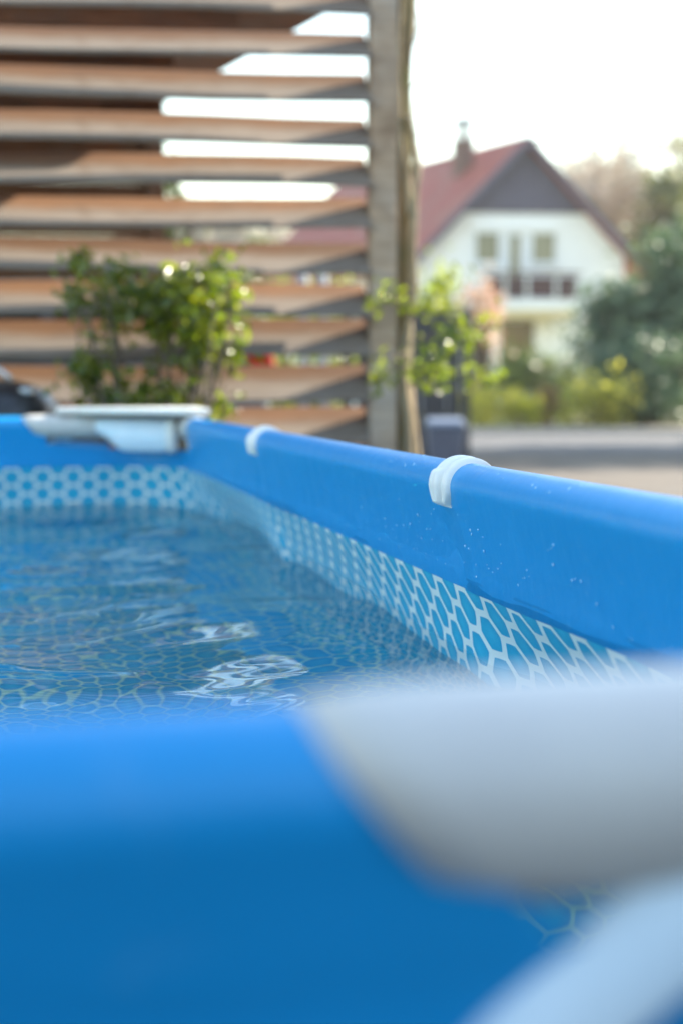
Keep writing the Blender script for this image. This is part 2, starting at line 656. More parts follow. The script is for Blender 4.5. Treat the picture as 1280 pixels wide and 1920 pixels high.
def cut(h, reach_top, reach_bot, inner=False):
    c = reach_top + (reach_bot - reach_top) * min(1.0, max(0.0, h / 0.072)) ** 1.25
    return c - (c - 0.24) * (sstep(0.096, 0.13, h) if inner else sstep(0.080, 0.098, h))


def sleeve(name, axis, pos, a, b, sign, legs, ra, rb):
    """axis: 'x' or 'y' = running direction; pos = tube centre on the other axis; sign = outward direction"""
    n = int(abs(b - a) / 0.02)
    verts = []
    for i in range(n + 1):
        t = i / n
        for k, (o_, h) in enumerate(PROF):
            s0 = a + cut(h, *ra, o_ < 0)
            s1 = b - cut(h, *rb, o_ < 0)
            s = s0 + (s1 - s0) * t
            cr = 0.0
            for lg in legs:
                dd = s - lg
                cr += math.exp(-(dd / 0.03) ** 2) * 0.004 - math.exp(-((dd + 0.05) / 0.035) ** 2) * 0.0022
            low = sstep(0.05, 0.11, h)
            wv = low * (cr + 0.0022 * mnoise.noise(Vector((s * 4.5, h * 9, pos * 3)))
                        + 0.0010 * mnoise.noise(Vector((s * 16, h * 14, pos * 5))))
            hh = h + low * (0.004 * math.sin(s * 4.1 + pos) )
            oo = o_ + wv
            P = (s, pos + sign * oo) if axis == 'x' else (pos + sign * oo, s)
            verts.append((P[0], P[1], RIM - hh))
    f = grid_faces(n + 1, len(PROF))
    return mesh(name, verts, f, M_BLUE, pool, True)


TC = 0.0085    # tube centre sits this far outside the liner's inner face
XT0, XT1, YT0, YT1 = X0 - TC, X1 + TC, Y0 - TC, Y1 + TC
SR = (CONN0 - .03, CONN1 - .025)     # short-side reaches
LR = (0.36, 0.33)       # long-side reaches
sleeve('rail_sleeve', 'y', XT1, Y0, Y1, 1, LEG_LONG, LR, LR)
sleeve('rail_sleeve', 'y', XT0, Y0, Y1, -1, LEG_LONG, LR, LR)
sleeve('rail_sleeve', 'x', YT1, X0, X1, 1, LEG_SHORT, SR, SR)
sleeve('rail_sleeve', 'x', YT0, X0, X1, -1, LEG_SHORT, SR, SR)


# corner connectors: an arm on the short rail, an arm on the long rail, an elbow
def arm(p0, p1, r, cut_top, cut_bot, n=26, m=20):
    """tube from corner p1 out to p0; its outer end is cut on a slant (further out on top)"""
    p0, p1 = Vector(p0), Vector(p1)
    d = (p0 - p1).normalized()
    L = (p0 - p1).length
    sd = Vector((-d.y, d.x, 0))
    verts, faces = [], []
    for i in range(m + 1):
        for k in range(n):
            a = 2 * math.pi * k / n
            hz = (1 - math.sin(a)) * 0.5            # 0 at top, 1 at bottom
            end = cut_top + (cut_bot - cut_top) * (hz ** 1.25)
            rr = r
            t = i / m
            s = end * t
            rr = r - 0.0045 * sstep(0.93, 1.0, t)
            verts.append(p1 + d * s + sd * (rr * math.cos(a)) + Vector((0, 0, rr * math.sin(a))))
    for i in range(m):
        for k in range(n):
            k2 = (k + 1) % n
            faces.append((i * n + k, i * n + k2, (i + 1) * n + k2, (i + 1) * n + k))
    # end lip back to the sleeve radius
    b = len(verts)
    for k in range(n):
        a = 2 * math.pi * k / n
        hz = (1 - math.sin(a)) * 0.5
        end = cut_top + (cut_bot - cut_top) * (hz ** 1.25) - 0.002
        verts.append(p1 + d * end + sd * (0.028 * math.cos(a)) + Vector((0, 0, 0.028 * math.sin(a))))
    for k in range(n):
        k2 = (k + 1) % n
        faces.append((m * n + k, m * n + k2, b + k2, b + k))
    return verts, faces


def connector(cx, cy, sx, sy):
    """corner at tube-centre crossing (cx,cy); sx,sy point along the short / long side away from the corner"""
    r = 0.041
    zc = RIM - TR - 0.0025
    mb = MB()
    mb.add(*arm((cx + sx * 0.6, cy, zc), (cx + sx * 0.03, cy, zc), r, CONN0 - .03 + .0, CONN1 - .03 + .009))
    v, f = arm((cx, cy + sy * 0.4, zc), (cx, cy + sy * 0.03, zc), r, .36, .32)
    mb.add(v, f)
    # elbow
    el = []
    for i in range(9):
        t = i / 8
        el.append(Vector((cx + sx * 0.05 * (1 - t) ** 2, cy + sy * 0.05 * t ** 2, zc)))
    mb.tube(el, r, 22)
    return mb.build('corner_connector', M_GREY, pool, True)


for (cx, sx) in ((XT1, -1), (XT0, 1)):
    for (cy, sy) in ((YT1, -1), (YT0, 1)):
        c = connector(cx, cy, sx, sy)


# apron under the corner: a pale plate joining the two arms on the inside
def apron(cx, cy, sx, sy):
    prof = []
    A = Vector((cx + sx * 0.30, cy + sy * 0.015, 0))
    B = Vector((cx + sx * 0.055, cy + sy * 0.20, 0))
    n = 22
    verts = []
    nr = Vector((sx, sy, 0)).normalized()
    for i in range(n + 1):
        t = i / n
        base = A.lerp(B, t) + nr * (0.012 * math.sin(math.pi * t))
        hb = 0.060 + 0.058 * sstep(0.05, 0.45, t)
        ht = 0.012
        rd = 0.010 * (sstep(0.88, 1.0, t))
        for (o_, h) in ((-0.014, ht), (0.014, ht), (0.020, (ht + hb) / 2), (0.016, hb - .006), (0.008, hb - rd), (-0.008, hb - rd), (-0.016, hb - .006)):
            p = base + nr * o_
            verts.append((p.x, p.y, RIM - h))
    m = 7
    f = []
    for i in range(n):
        for k in range(m):
            k2 = (k + 1) % m
            f.append((i * m + k, i * m + k2, (i + 1) * m + k2, (i + 1) * m + k))
    f.append(tuple(range(m)))
    f.append(tuple(n * m + k for k in range(m))[::-1])
    return mesh('corner_apron', verts, f, M_PALE, pool, True)


for (cx, sx) in ((XT1, -1), (XT0, 1)):
    for (cy, sy) in ((YT1, -1), (YT0, 1)):
        apron(cx, cy, sx, sy)

# white end cap of the far apron, against the long rail
ec = MB()
pc = Vector((XT1 - 0.060, YT1 - 0.205, RIM - 0.062))
ec.tube([pc + Vector((0, 0, 0.055)), pc + Vector((0, 0, 0.04)), pc, pc - Vector((0, 0, 0.045)), pc - Vector((0, 0, 0.058))],
        [0.012, 0.019, 0.021, 0.021, 0.013], 14)
ec.build('apron_end_cap', M_SEAT, pool, True)

# white seat plate on the far right corner
def plate(poly, z0, z1, name, mat):
    n = len(poly)
    c = Vector((sum(p[0] for p in poly) / n, sum(p[1] for p in poly) / n, 0))
    mb = MB()
    mb.add([(p[0], p[1], z0) for p in poly] + [(p[0], p[1], z1) for p in poly],
           [tuple(range(n))[::-1], tuple(range(n, 2 * n))] + [(i, (i + 1) % n, n + (i + 1) % n, n + i) for i in range(n)])
    return mb.build(name, mat, pool, False, auto=0.006)


plate([(0.215, YT1 - 0.035), (0.30, YT1 - 0.06), (0.60, YT1 - 0.335), (0.625, YT1 - 0.36), (0.695, YT1 - 0.355), (0.71, YT1 + 0.03),
       (0.66, YT1 + 0.05), (0.225, YT1 + 0.04)], RIM + 0.008, RIM + 0.030, 'corner_seat', M_SEAT)


# pale straps at the near right corner, hanging from the connector outside the liner
def strap(pts, wid, thick, name, mat, nrm):
    pts = [Vector(p) for p in pts]
    nrm = Vector(nrm).normalized()
    verts = []
    n = len(pts)
    for i, p in enumerate(pts):
        t = (pts[min(i + 1, n - 1)] - pts[max(i - 1, 0)]).normalized()
        s = t.cross(nrm).normalized()
        ww = wid[i] if hasattr(wid, '__len__') else wid
        for (a, b) in ((-1, 0.0), (-.85, 1), (0, 1.35), (.85, 1), (1, 0), (.85, -1), (-.85, -1)):
            verts.append(p + s * (ww / 2 * a) + nrm * (thick / 2 * b))
    m = 7
    f = []
    for i in range(n - 1):
        for k in range(m):
            f.append((i * m + k, i * m + (k + 1) % m, (i + 1) * m + (k + 1) % m, (i + 1) * m + k))
    f.append(tuple(range(m)))
    f.append(tuple((n - 1) * m + k for k in range(m))[::-1])
    return mesh(name, verts, f, mat, pool, True)


for (cx, sx) in ((XT1, -1), (XT0, 1)):
    for (cy, sy) in ((YT0, 1), (YT1, -1)):
        pts = []
        for i in range(15):
            t = i / 14
            x = cx + sx * (0.30 + 0.185 * t)
            h = 0.027 + 0.108 * t - 0.014 * math.sin(math.pi * t)
            pts.append((x, cy - sy * (0.030 - 0.004 * t), RIM - h))
        strap(pts, [0.038 + 0.004 * math.sin(math.pi * i / 14) for i in range(15)], 0.006, 'corner_strap', M_PALE, (0, -sy, 0.5))


# clips: saddle brackets over the rail at each leg
def clip_mesh():
    na, nw = 46, 30
    verts = []
    ph0, ph1 = R(132), R(-88)
    for i in range(na + 1):
        t = i / na
        ph = ph0 + (ph1 - ph0) * t
        e = min(t, 1 - t)
        wid = 0.070 * (0.6 + 0.4 * sstep(0, 0.16, e))
        tail = sstep(0, 0.035, e)
        lip = 1 - sstep(R(58), R(66), ph) * 0 
        extra = 0.0045 * sstep(R(54), R(64), ph) + 0.0035 * sstep(R(48), R(60), -ph)
        for j in range(nw + 1):
            v = j / nw                     # 0 = near edge, 1 = far edge along the rail
            if v < 0.30:                   # low flange
                th = 0.0066 * sstep(0, 0.09, v) * (1 - sstep(0.27, 0.31, v))
            elif v < 0.345:                # groove
                th = -0.0014
            else:
                th = 0.0062 * sstep(0.345, 0.41, v) * sstep(1.0, 0.90, v) if False else 0.0068 * sstep(0.345, 0.42, v) * (1 - sstep(0.88, 1.0, v))
                th += 0.0012 * math.exp(-((v - 0.5) / 0.06) ** 2) + 0.0012 * math.exp(-((v - 0.8) / 0.06) ** 2)
                th += extra * sstep(0.345, 0.45, v) * (1 - sstep(0.85, 1.0, v))
            if j in (0, nw):
                r = TR - 0.003
            else:
                r = TR + 0.0012 + th * tail - (0.0035 * (1 - tail))
            # below the tube's waist the sleeve falls straight: follow it
            y = (v - 0.5) * wid
            xx = math.sin(ph) * r
            zz = math.cos(ph) * r
            if ph > R(90):
                zz = -(ph - R(90)) * TR * 1.25
                xx = r - (ph - R(90)) * 0.006
            verts.append((-xx, y, zz))
    f = [q[::-1] for q in grid_faces(na + 1, nw + 1)]
    f.append(tuple(range(nw + 1)))
    f.append(tuple(na * (nw + 1) + k for k in range(nw + 1))[::-1])
    me = bpy.data.meshes.new('rail_clip')
    me.from_pydata(verts, [], f)
    me.polygons.foreach_set('use_smooth', [True] * len(me.polygons))
    me.materials.append(M_WHITE)
    me.validate()
    me.update()
    return me


CLIP = clip_mesh()
clip_places = [((XT1, y), 0) for y in LEG_LONG] + [((XT0, y), math.pi) for y in LEG_LONG] + \
              [((x, YT1), math.pi / 2) for x in LEG_SHORT] + [((x, YT0), -math.pi / 2) for x in LEG_SHORT]
for (p, rz) in clip_places:
    o = bpy.data.objects.new('rail_clip', CLIP)
    COL.objects.link(o)
    o.location = (p[0], p[1], RIM - TR)
    o.rotation_euler = (0, 0, rz)
    o.parent = pool

# legs: slanted tubes outside the liner with a foot
def leg(p, outd):
    p, outd = Vector(p), Vector(outd)
    mb = MB()
    top = p + outd * 0.045 + Vector((0, 0, RIM - 0.05))
    bot = p + outd * 0.26 + Vector((0, 0, 0.02))
    mb.tube([top, top.lerp(bot, .5), bot], 0.018, 12)
    mb.tube([bot + Vector((0, 0, .03)), bot - Vector((0, 0, 0.018))], 0.026, 12)
    return mb.build('leg', M_STEEL, pool, True)


for y in LEG_LONG:
    leg((XT1, y, 0), (1, 0, 0))
    leg((XT0, y, 0), (-1, 0, 0))
for x in LEG_SHORT:
    leg((x, YT1, 0), (0, 1, 0))
    leg((x, YT0, 0), (0, -1, 0))
for cx, ox in ((XT1, 1), (XT0, -1)):
    for cy, oy in ((YT1, 1), (YT0, -1)):
        leg((cx, cy, 0), (ox * .7, oy * .7, 0))

# droplets on the blue rail
dv, df = [], []
def droplet(P, n, r, st):
    n = n.normalized()
    a = n.cross(Vector((0, 1, 0))).normalized()
    b = n.cross(a)
    base = len(dv)
    dv.append(P + n * r * 0.55)
    for ring, (rr, hh) in enumerate(((0.6, 0.42), (1.0, -0.05))):
        for k in range(8):
            an = k * math.pi / 4
            dv.append(P + (a * math.cos(an) * st + b * math.sin(an)) * r * rr + n * r * hh)
    for k in range(8):
        k2 = (k + 1) % 8
        df.append((base, base + 1 + k, base + 1 + k2))
        df.append((base + 1 + k, base + 9 + k, base + 9 + k2, base + 1 + k2))


for i in range(150):
    y = random.gauss(1.91, 0.28)
    if not 1.2 < y < 3.3 or abs(y - 1.91) < 0.035:
        continue
    if random.random() < 0.35:
        ph = random.uniform(-5, 60)
        n = Vector((-math.sin(R(ph)), 0, math.cos(R(ph))))
        P = Vector((XT1, y, RIM - TR)) + n * TR
        st = random.uniform(1, 2.2)
    else:
        h = random.uniform(0.07, 0.155)
        n = Vector((-1, 0, -0.1))
        P = Vector((XT1 - (0.0235 - (h - .075) * 0.165) , y, RIM - h))
        st = random.uniform(.8, 1.3)
    droplet(P, n, random.uniform(0.0006, 0.0019), st)
M_DROP, nt, out = new_mat('water_drop')
bb = N(nt, 'ShaderNodeBsdfPrincipled')
bb.inputs['Base Color'].default_value = (0.35, 0.6, 0.85, 1)
bb.inputs['Roughness'].default_value = 0.05
bb.inputs['Specular IOR Level'].default_value = 0.9
nt.links.new(bb.outputs[0], out.inputs[0])
o = mesh('water_droplets', dv, df, M_DROP, pool, True)
o['kind'] = 'stuff'

# ------------------------------------------------------------------ water
def build_water():
    step = 0.0125
    pad = 0.16
    xs = np.arange(X0 - pad, X1 + pad + step, step)
    ys = np.arange(Y0 - pad, Y1 + pad + step, step)
    XX, YY = np.meshgrid(xs, ys, indexing='ij')
    Z = np.zeros_like(XX)
    r2 = np.random.default_rng(21)
    wx = XX + 0.05 * np.sin(YY * 3.1 + 0.7) + 0.03 * np.sin(XX * 5.3 + YY * 2.2)
    wy = YY + 0.06 * np.sin(XX * 4.0 + 1.3) + 0.03 * np.sin(YY * 4.4 - XX * 3.0)
    # (wavelength range, slope, count)
    calm = 0.6 + 0.4 / (1 + np.exp((XX - 0.30) / 0.09))      # quieter towards the right wall
    for (l0, l1, slope, cnt, msk) in ((0.45, 0.9, 0.050, 6, 1.0), (0.20, 0.42, 0.042, 8, calm), (0.09, 0.18, 0.022, 8, calm),
                                      (0.045, 0.08, 0.011, 8, 1.0)):
        for i in range(cnt):
            lam = r2.uniform(l0, l1)
            th = r2.normal(math.pi / 2, 0.75)
            k = 2 * math.pi / lam
            amp = slope / k / math.sqrt(cnt) * 1.4
            Z += msk * amp * np.sin(k * (wx * math.cos(th) + wy * math.sin(th)) + r2.uniform(0, 6.28))
    nx, ny = XX.shape
    verts = np.stack([XX, YY, WATER + Z], -1).reshape(-1, 3)
    idx = np.arange(nx * ny).reshape(nx, ny)
    F = np.stack([idx[:-1, :-1], idx[1:, :-1], idx[1:, 1:], idx[:-1, 1:]], -1).reshape(-1, 4)
    # fit the sheet to the liner at the water line: outside vertices snap on to the wall
    hw = RIM - WATER
    poly = np.array([tuple((c + n * (lean(hw) + bl * bulge_h(hw) + 0.003)).xy) for c, n, bl in LP])
    px, py = verts[:, 0], verts[:, 1]
    ins = np.zeros(len(verts), bool)
    near = np.full(len(verts), 1e9)
    npt = np.zeros((len(verts), 2))
    band = (px < X0 + .3) | (px > X1 - .3) | (py < Y0 + .3) | (py > Y1 - .3)
    bi = np.nonzero(band)[0]
    ins[~band] = True
    bx, by = px[bi], py[bi]
    cin = np.zeros(len(bi), bool)
    bd = np.full(len(bi), 1e9)
    bp_ = np.zeros((len(bi), 2))
    for k in range(len(poly)):
        x1, y1 = poly[k - 1]
        x2, y2 = poly[k]
        if y1 != y2:
            cond = (y1 > by) != (y2 > by)
            cin ^= cond & (bx < (x2 - x1) * (by - y1) / (y2 - y1) + x1)
        ex, ey = x2 - x1, y2 - y1
        t = np.clip(((bx - x1) * ex + (by - y1) * ey) / (ex * ex + ey * ey), 0, 1)
        qx, qy = x1 + t * ex, y1 + t * ey
        dd = (bx - qx) ** 2 + (by - qy) ** 2
        up = dd < bd
        bd[up] = dd[up]
        bp_[up, 0] = qx[up]
        bp_[up, 1] = qy[up]
    ins[bi] = cin
    mv = bi[~cin]
    verts[mv, 0] = bp_[~cin, 0]
    verts[mv, 1] = bp_[~cin, 1]
    F = F[ins[F].any(axis=1)]
    return mesh('water', verts, F.tolist(), M_WATER, None, True)


wat = build_water()
structure(wat)
#SECTION2
# ------------------------------------------------------------------ louvred fence
def wood_mat(name, brown1, brown2, grey, edge_axis=None):
    """weathered boards: brown, bleached grey towards the exposed front edge (UV v = 0 front edge .. 1 back edge)"""
    m, nt, out = new_mat(name)
    b = N(nt, 'ShaderNodeBsdfPrincipled')
    b.inputs['Roughness'].default_value = 0.75
    b.inputs['Specular IOR Level'].default_value = 0.25
    tcn = N(nt, 'ShaderNodeTexCoord')
    mp = N(nt, 'ShaderNodeMapping')
    mp.inputs['Scale'].default_value = (1.4, 22, 22)
    nt.links.new(tcn.outputs['Object'], mp.inputs[0])
    nz = N(nt, 'ShaderNodeTexNoise')
    nz.inputs['Scale'].default_value = 2.0
    nz.inputs['Detail'].default_value = 7
    nz.inputs['Distortion'].default_value = 0.5
    nt.links.new(mp.outputs[0], nz.inputs['Vector'])
    f1 = N(nt, 'ShaderNodeMapRange')
    f1.inputs['From Min'].default_value = 0.3
    f1.inputs['From Max'].default_value = 0.7
    nt.links.new(nz.outputs['Fac'], f1.inputs[0])
    oi = N(nt, 'ShaderNodeObjectInfo')
    col = mixc(nt, f1.outputs[0], brown1, brown2)
    hv = N(nt, 'ShaderNodeHueSaturation')
    nt.links.new(col, hv.inputs['Color'])
    nt.links.new(mathn(nt, 'ADD', mathn(nt, 'MULTIPLY', oi.outputs['Random'], 0.6), 0.68), hv.inputs['Value'])
    col = hv.outputs[0]
    n2 = N(nt, 'ShaderNodeTexNoise')
    n2.inputs['Scale'].default_value = 2.6
    n2.inputs['Detail'].default_value = 5
    nt.links.new(tcn.outputs['Object'], n2.inputs['Vector'])
    if edge_axis:
        uv = N(nt, 'ShaderNodeUVMap', uv_map='UVMap')
        sp = N(nt, 'ShaderNodeSeparateXYZ')
        nt.links.new(uv.outputs[0], sp.inputs[0])
        v = mathn(nt, 'ADD', sp.outputs[1], mathn(nt, 'MULTIPLY', n2.outputs['Fac'], 0.5))
        g = N(nt, 'ShaderNodeMapRange', interpolation_type='SMOOTHSTEP')
        g.inputs['From Min'].default_value = 1.05
        g.inputs['From Max'].default_value = 0.62
        nt.links.new(v, g.inputs[0])
        fac = g.outputs[0]
    else:
        g = N(nt, 'ShaderNodeMapRange')
        g.inputs['From Min'].default_value = 0.40
        g.inputs['From Max'].default_value = 0.62
        nt.links.new(n2.outputs['Fac'], g.inputs[0])
        fac = g.outputs[0]
    greyv = mixc(nt, f1.outputs[0], grey, tuple(x * 0.72 for x in grey))
    col = mixc(nt, mathn(nt, 'MULTIPLY', fac, 0.9), col, greyv)
    n4 = N(nt, 'ShaderNodeTexNoise')
    n4.inputs['Scale'].default_value = 3.4
    n4.inputs['Detail'].default_value = 6
    n4.inputs['Distortion'].default_value = 1.2
    nt.links.new(tcn.outputs['Object'], n4.inputs['Vector'])
    st = N(nt, 'ShaderNodeMapRange')
    st.inputs['From Min'].default_value = 0.50
    st.inputs['From Max'].default_value = 0.68
    st.inputs['To Max'].default_value = 0.55
    nt.links.new(n4.outputs['Fac'], st.inputs[0])
    col = mixc(nt, st.outputs[0], col, (0.13, 0.075, 0.045))
    nt.links.new(col, b.inputs['Base Color'])
    bp = N(nt, 'ShaderNodeBump')
    bp.inputs['Strength'].default_value = 0.35
    bp.inputs['Distance'].default_value = 0.004
    nt.links.new(nz.outputs['Fac'], bp.inputs['Height'])
    nt.links.new(bp.outputs[0], b.inputs['Normal'])
    nt.links.new(b.outputs[0], out.inputs[0])
    return m


M_SLAT = wood_mat('weathered_slat', (0.22, 0.115, 0.060), (0.14, 0.07, 0.036), (0.255, 0.215, 0.18), True)
M_POST = wood_mat('weathered_post', (0.44, 0.32, 0.23), (0.33, 0.235, 0.165), (0.49, 0.41, 0.35))
M_BOARD = wood_mat('stained_boards', (0.23, 0.105, 0.05), (0.15, 0.065, 0.032), (0.20, 0.12, 0.075))

FD = 6.2                                    # the post stands this far ahead
FROT = R(6.6)
fence_o = gp(714, FD)
f_r = RGT * math.cos(FROT) + FWD * math.sin(FROT)      # along the fence to the right
f_b = FWD * math.cos(FROT) - RGT * math.sin(FROT)      # away from the camera
fence = empty('louvred_fence', 'tall wooden fence of tilted weathered slats behind the pool', 'fence')


def fpt(l, b, z):
    return fence_o + f_r * l + f_b * b + Vector((0, 0, z))


PITCHZ = 0.1775
SW, ST, TILT = 0.272, 0.013, R(33)
LEFT = -2.75
k = 0
z = 0.21
slat_me = {}
while z < 3.05:
    wj = random.uniform(-0.009, 0.009)
    tl = TILT + random.uniform(-0.03, 0.03)
    ca, sa = math.cos(tl), math.sin(tl)
    verts, uvs = [], []
    xs = np.linspace(LEFT, -0.062, 9)
    for x in xs:
        bow = 0.007 * math.sin(x * 2.1 + k * 1.7) + random.uniform(-.0015, .0015)
        for (u_, t_) in ((-.5, -.5), (.5, -.5), (.5, .5), (-.5, .5)):
            u2, t2 = u_ * SW, t_ * ST
            verts.append(fpt(x, u2 * ca - t2 * sa, z + wj + bow + u2 * sa + t2 * ca))
            uvs.append((x, u_ + .5))
    faces = []
    for i in range(len(xs) - 1):
        for q in range(4):
            q2 = (q + 1) % 4
            faces.append((i * 4 + q, (i + 1) * 4 + q, (i + 1) * 4 + q2, i * 4 + q2))
    faces += [(0, 1, 2, 3), tuple((len(xs) - 1) * 4 + q for q in (3, 2, 1, 0))]
    me = bpy.data.meshes.new('slat')
    inv = Matrix.Rotation(YAW - FROT + 0, 4, 'Z')
    # store in a frame whose X runs along the board so the grain follows it
    B = Matrix((f_r, f_b, Vector((0, 0, 1)))).to_4x4()       # world -> fence frame (rotation)
    org = fpt(0, 0, z)
    me.from_pydata([tuple(B @ (v - org)) for v in verts], [], faces)
    me.materials.append(M_SLAT)
    ul = me.uv_layers.new(name='UVMap')
    for li, lp in enumerate(me.loops):
        ul.data[li].uv = uvs[lp.vertex_index]
    me.update()
    o = bpy.data.objects.new('slat', me)
    COL.objects.link(o)
    o.matrix_world = Matrix.Translation(org) @ B.inverted()
    o.parent = fence
    z += PITCHZ
    k += 1


def post(name, l, b, wdt, dep, h, mat, parent):
    mb = MB()
    c = [fpt(l - wdt / 2, b - dep / 2, 0), fpt(l + wdt / 2, b - dep / 2, 0), fpt(l + wdt / 2, b + dep / 2, 0), fpt(l - wdt / 2, b + dep / 2, 0)]
    mb.hexa(c + [p + Vector((0, 0, h)) for p in c])
    return mb.build(name, mat, parent, auto=0.006)


post('post', 0, 0, 0.118, 0.13, 3.15, M_POST, fence)
post('post', LEFT - 0.06, 0, 0.118, 0.13, 3.15, M_POST, fence)

# ------------------------------------------------------------------ plants: generators
def leaf_cloud(pts, nrm, size, aspect, fold=0.25, seg=False):
    """pts (n,3), nrm (n,3) facing; returns verts, faces of small folded leaves (4 triangles each)"""
    n = len(pts)
    r = rng
    d = r.normal(size=(n, 3))
    d /= np.linalg.norm(d, axis=1)[:, None]
    nn = nrm / (np.linalg.norm(nrm, axis=1)[:, None] + 1e-9)
    t = np.cross(nn, d)
    t /= (np.linalg.norm(t, axis=1)[:, None] + 1e-9)
    s = np.cross(nn, t)
    sz = size * r.uniform(0.65, 1.3, n)[:, None]
    a = pts - t * sz * 0.5
    b = pts + t * sz * 0.5 - nn * sz * 0.12
    m = pts - nn * sz * fold * 0.25
    l = pts + s * sz * aspect * 0.5 + nn * sz * fold * 0.12
    q = pts - s * sz * aspect * 0.5 + nn * sz * fold * 0.12
    V = np.stack([a, l, b, q, m], 1).reshape(-1, 3)
    i = np.arange(n)[:, None] * 5
    F = np.concatenate([i + np.array([[0, 1, 4]]), i + np.array([[1, 2, 4]]), i + np.array([[2, 3, 4]]), i + np.array([[3, 0, 4]])], 0)
    return V, F


def fast_mesh(name, V, F, mat, parent=None, smooth=False):
    me = bpy.data.meshes.new(name)
    me.from_pydata(V.tolist(), [], F.tolist())
    me.materials.append(mat)
    if smooth:
        me.polygons.foreach_set('use_smooth', [True] * len(me.polygons))
    me.update()
    o = bpy.data.objects.new(name, me)
    COL.objects.link(o)
    if parent:
        o.parent = parent
    return o


def clump_points(center, rad, n, clumps, spread, up=0.5, shell=0.55, seed=None):
    """leaf points gathered in clumps over an uneven ellipsoid"""
    r = np.random.default_rng(seed) if seed is not None else rng
    c = np.array(center)
    rad = np.array(rad)
    d = r.normal(size=(clumps, 3))
    d /= np.linalg.norm(d, axis=1)[:, None]
    rr = shell + (1 - shell) * r.random(clumps) ** 0.6
    rr *= r.uniform(0.78, 1.12, clumps)
    cc = c + d * rad * rr[:, None]
    k = r.integers(0, clumps, n)
    off = r.normal(size=(n, 3)) * spread * r.uniform(0.5, 1.2, n)[:, None]
    p = cc[k] + off
    nrm = d[k] * 0.8 + r.normal(size=(n, 3)) * 0.8 + np.array([0, 0, up])
    return p, nrm, cc


M_BARK = pbr('bark', (0.16, 0.12, 0.085), (0.09, 0.07, 0.05), rough=0.9, scale=14, stretch=(1, 1, .25), bump=0.6)
M_BARKP = pbr('pale_bark', (0.34, 0.27, 0.17), (0.22, 0.17, 0.11), rough=0.85, scale=16, stretch=(1, 1, .3), bump=0.6)
M_MOSS = pbr('mossy_bark', (0.18, 0.15, 0.085), (0.12, 0.12, 0.05), rough=0.95, scale=9, bump=0.8, c3=(0.20, 0.16, 0.10))
M_TWIG = pbr('grey_twigs', (0.56, 0.50, 0.42), (0.46, 0.41, 0.33), rough=0.9, scale=3)


def wob(p, q, n, amp, seed=0):
    p, q = Vector(p), Vector(q)
    out = []
    for i in range(n + 1):
        t = i / n
        c = p.lerp(q, t)
        e = math.sin(math.pi * t) ** 0.5
        c += Vector((mnoise.noise(Vector((t * 3, seed, 1))), mnoise.noise(Vector((t * 3, seed, 5))), 0.4 * mnoise.noise(Vector((t * 3, seed, 9))))) * amp * 2 * e
        out.append(c)
    return out


def bushy(name, label, cat, base, height, rx, ry, n, clumps, spread, leaf, mat, trunk_mat=None, aspect=0.5, group=None, seed=1,
          up=0.5, shell=0.5, zlow=0.0, trunk=True):
    t = empty(name, label, cat, group=group)
    base = Vector(base)
    cz = (height + zlow) / 2
    p, nr, cc = clump_points((base.x, base.y, base.z + cz), (rx, ry, (height - zlow) / 2), n, clumps, spread, up, shell, seed)
    keep = p[:, 2] > base.z + 0.02
    V, F = leaf_cloud(p[keep], nr[keep], leaf, aspect)
    fast_mesh('crown', V, F, mat, t)
    mb = MB()
    rnd = random.Random(seed)
    for i in range(min(clumps, 14)):
        c = Vector(cc[i])
        mb.tube(wob(base + Vector((rnd.uniform(-.05, .05) * rx, rnd.uniform(-.05, .05) * rx, 0)), c, 5, 0.06 * height, seed + i), [0.02 * height * (1 - .15 * j) for j in range(6)], 5)
    mb.build('trunk', trunk_mat or M_BARK, t, True)
    return t


# glossy evergreen shrub in front of the fence
M_CAM = leaf_mat('glossy_leaf', (0.06, 0.10, 0.012), (0.17, 0.19, 0.014), trans=0.46, rough=0.27, spec=1.0, scale=8, tc_mul=(2.0, 2.0, 0.4))
cs = empty('evergreen_shrub', 'glossy green shrub with sunlit leaves in front of the slatted fence', 'shrub')
CD = 5.62
allp, alln = [], []
def blob(px, py, wpx, hpx, n, clumps, spread=0.045, seed=0):
    s = CD / FPX
    c = at(px, py, CD + random.uniform(-.1, .1))
    p, nr, cc = clump_points((0, 0, 0), (wpx * s / 2, 0.20, hpx * s / 2), n, clumps, spread, 0.6, 0.25, seed)
    P = np.array([c + RGT * q[0] + FWD * q[1] + Vector((0, 0, q[2])) for q in p])
    Q = np.array([RGT * q[0] + FWD * q[1] + Vector((0, 0, q[2])) for q in nr])
    allp.append(P)
    alln.append(Q)
    return [c + RGT * q[0] + FWD * q[1] + Vector((0, 0, q[2])) for q in cc]


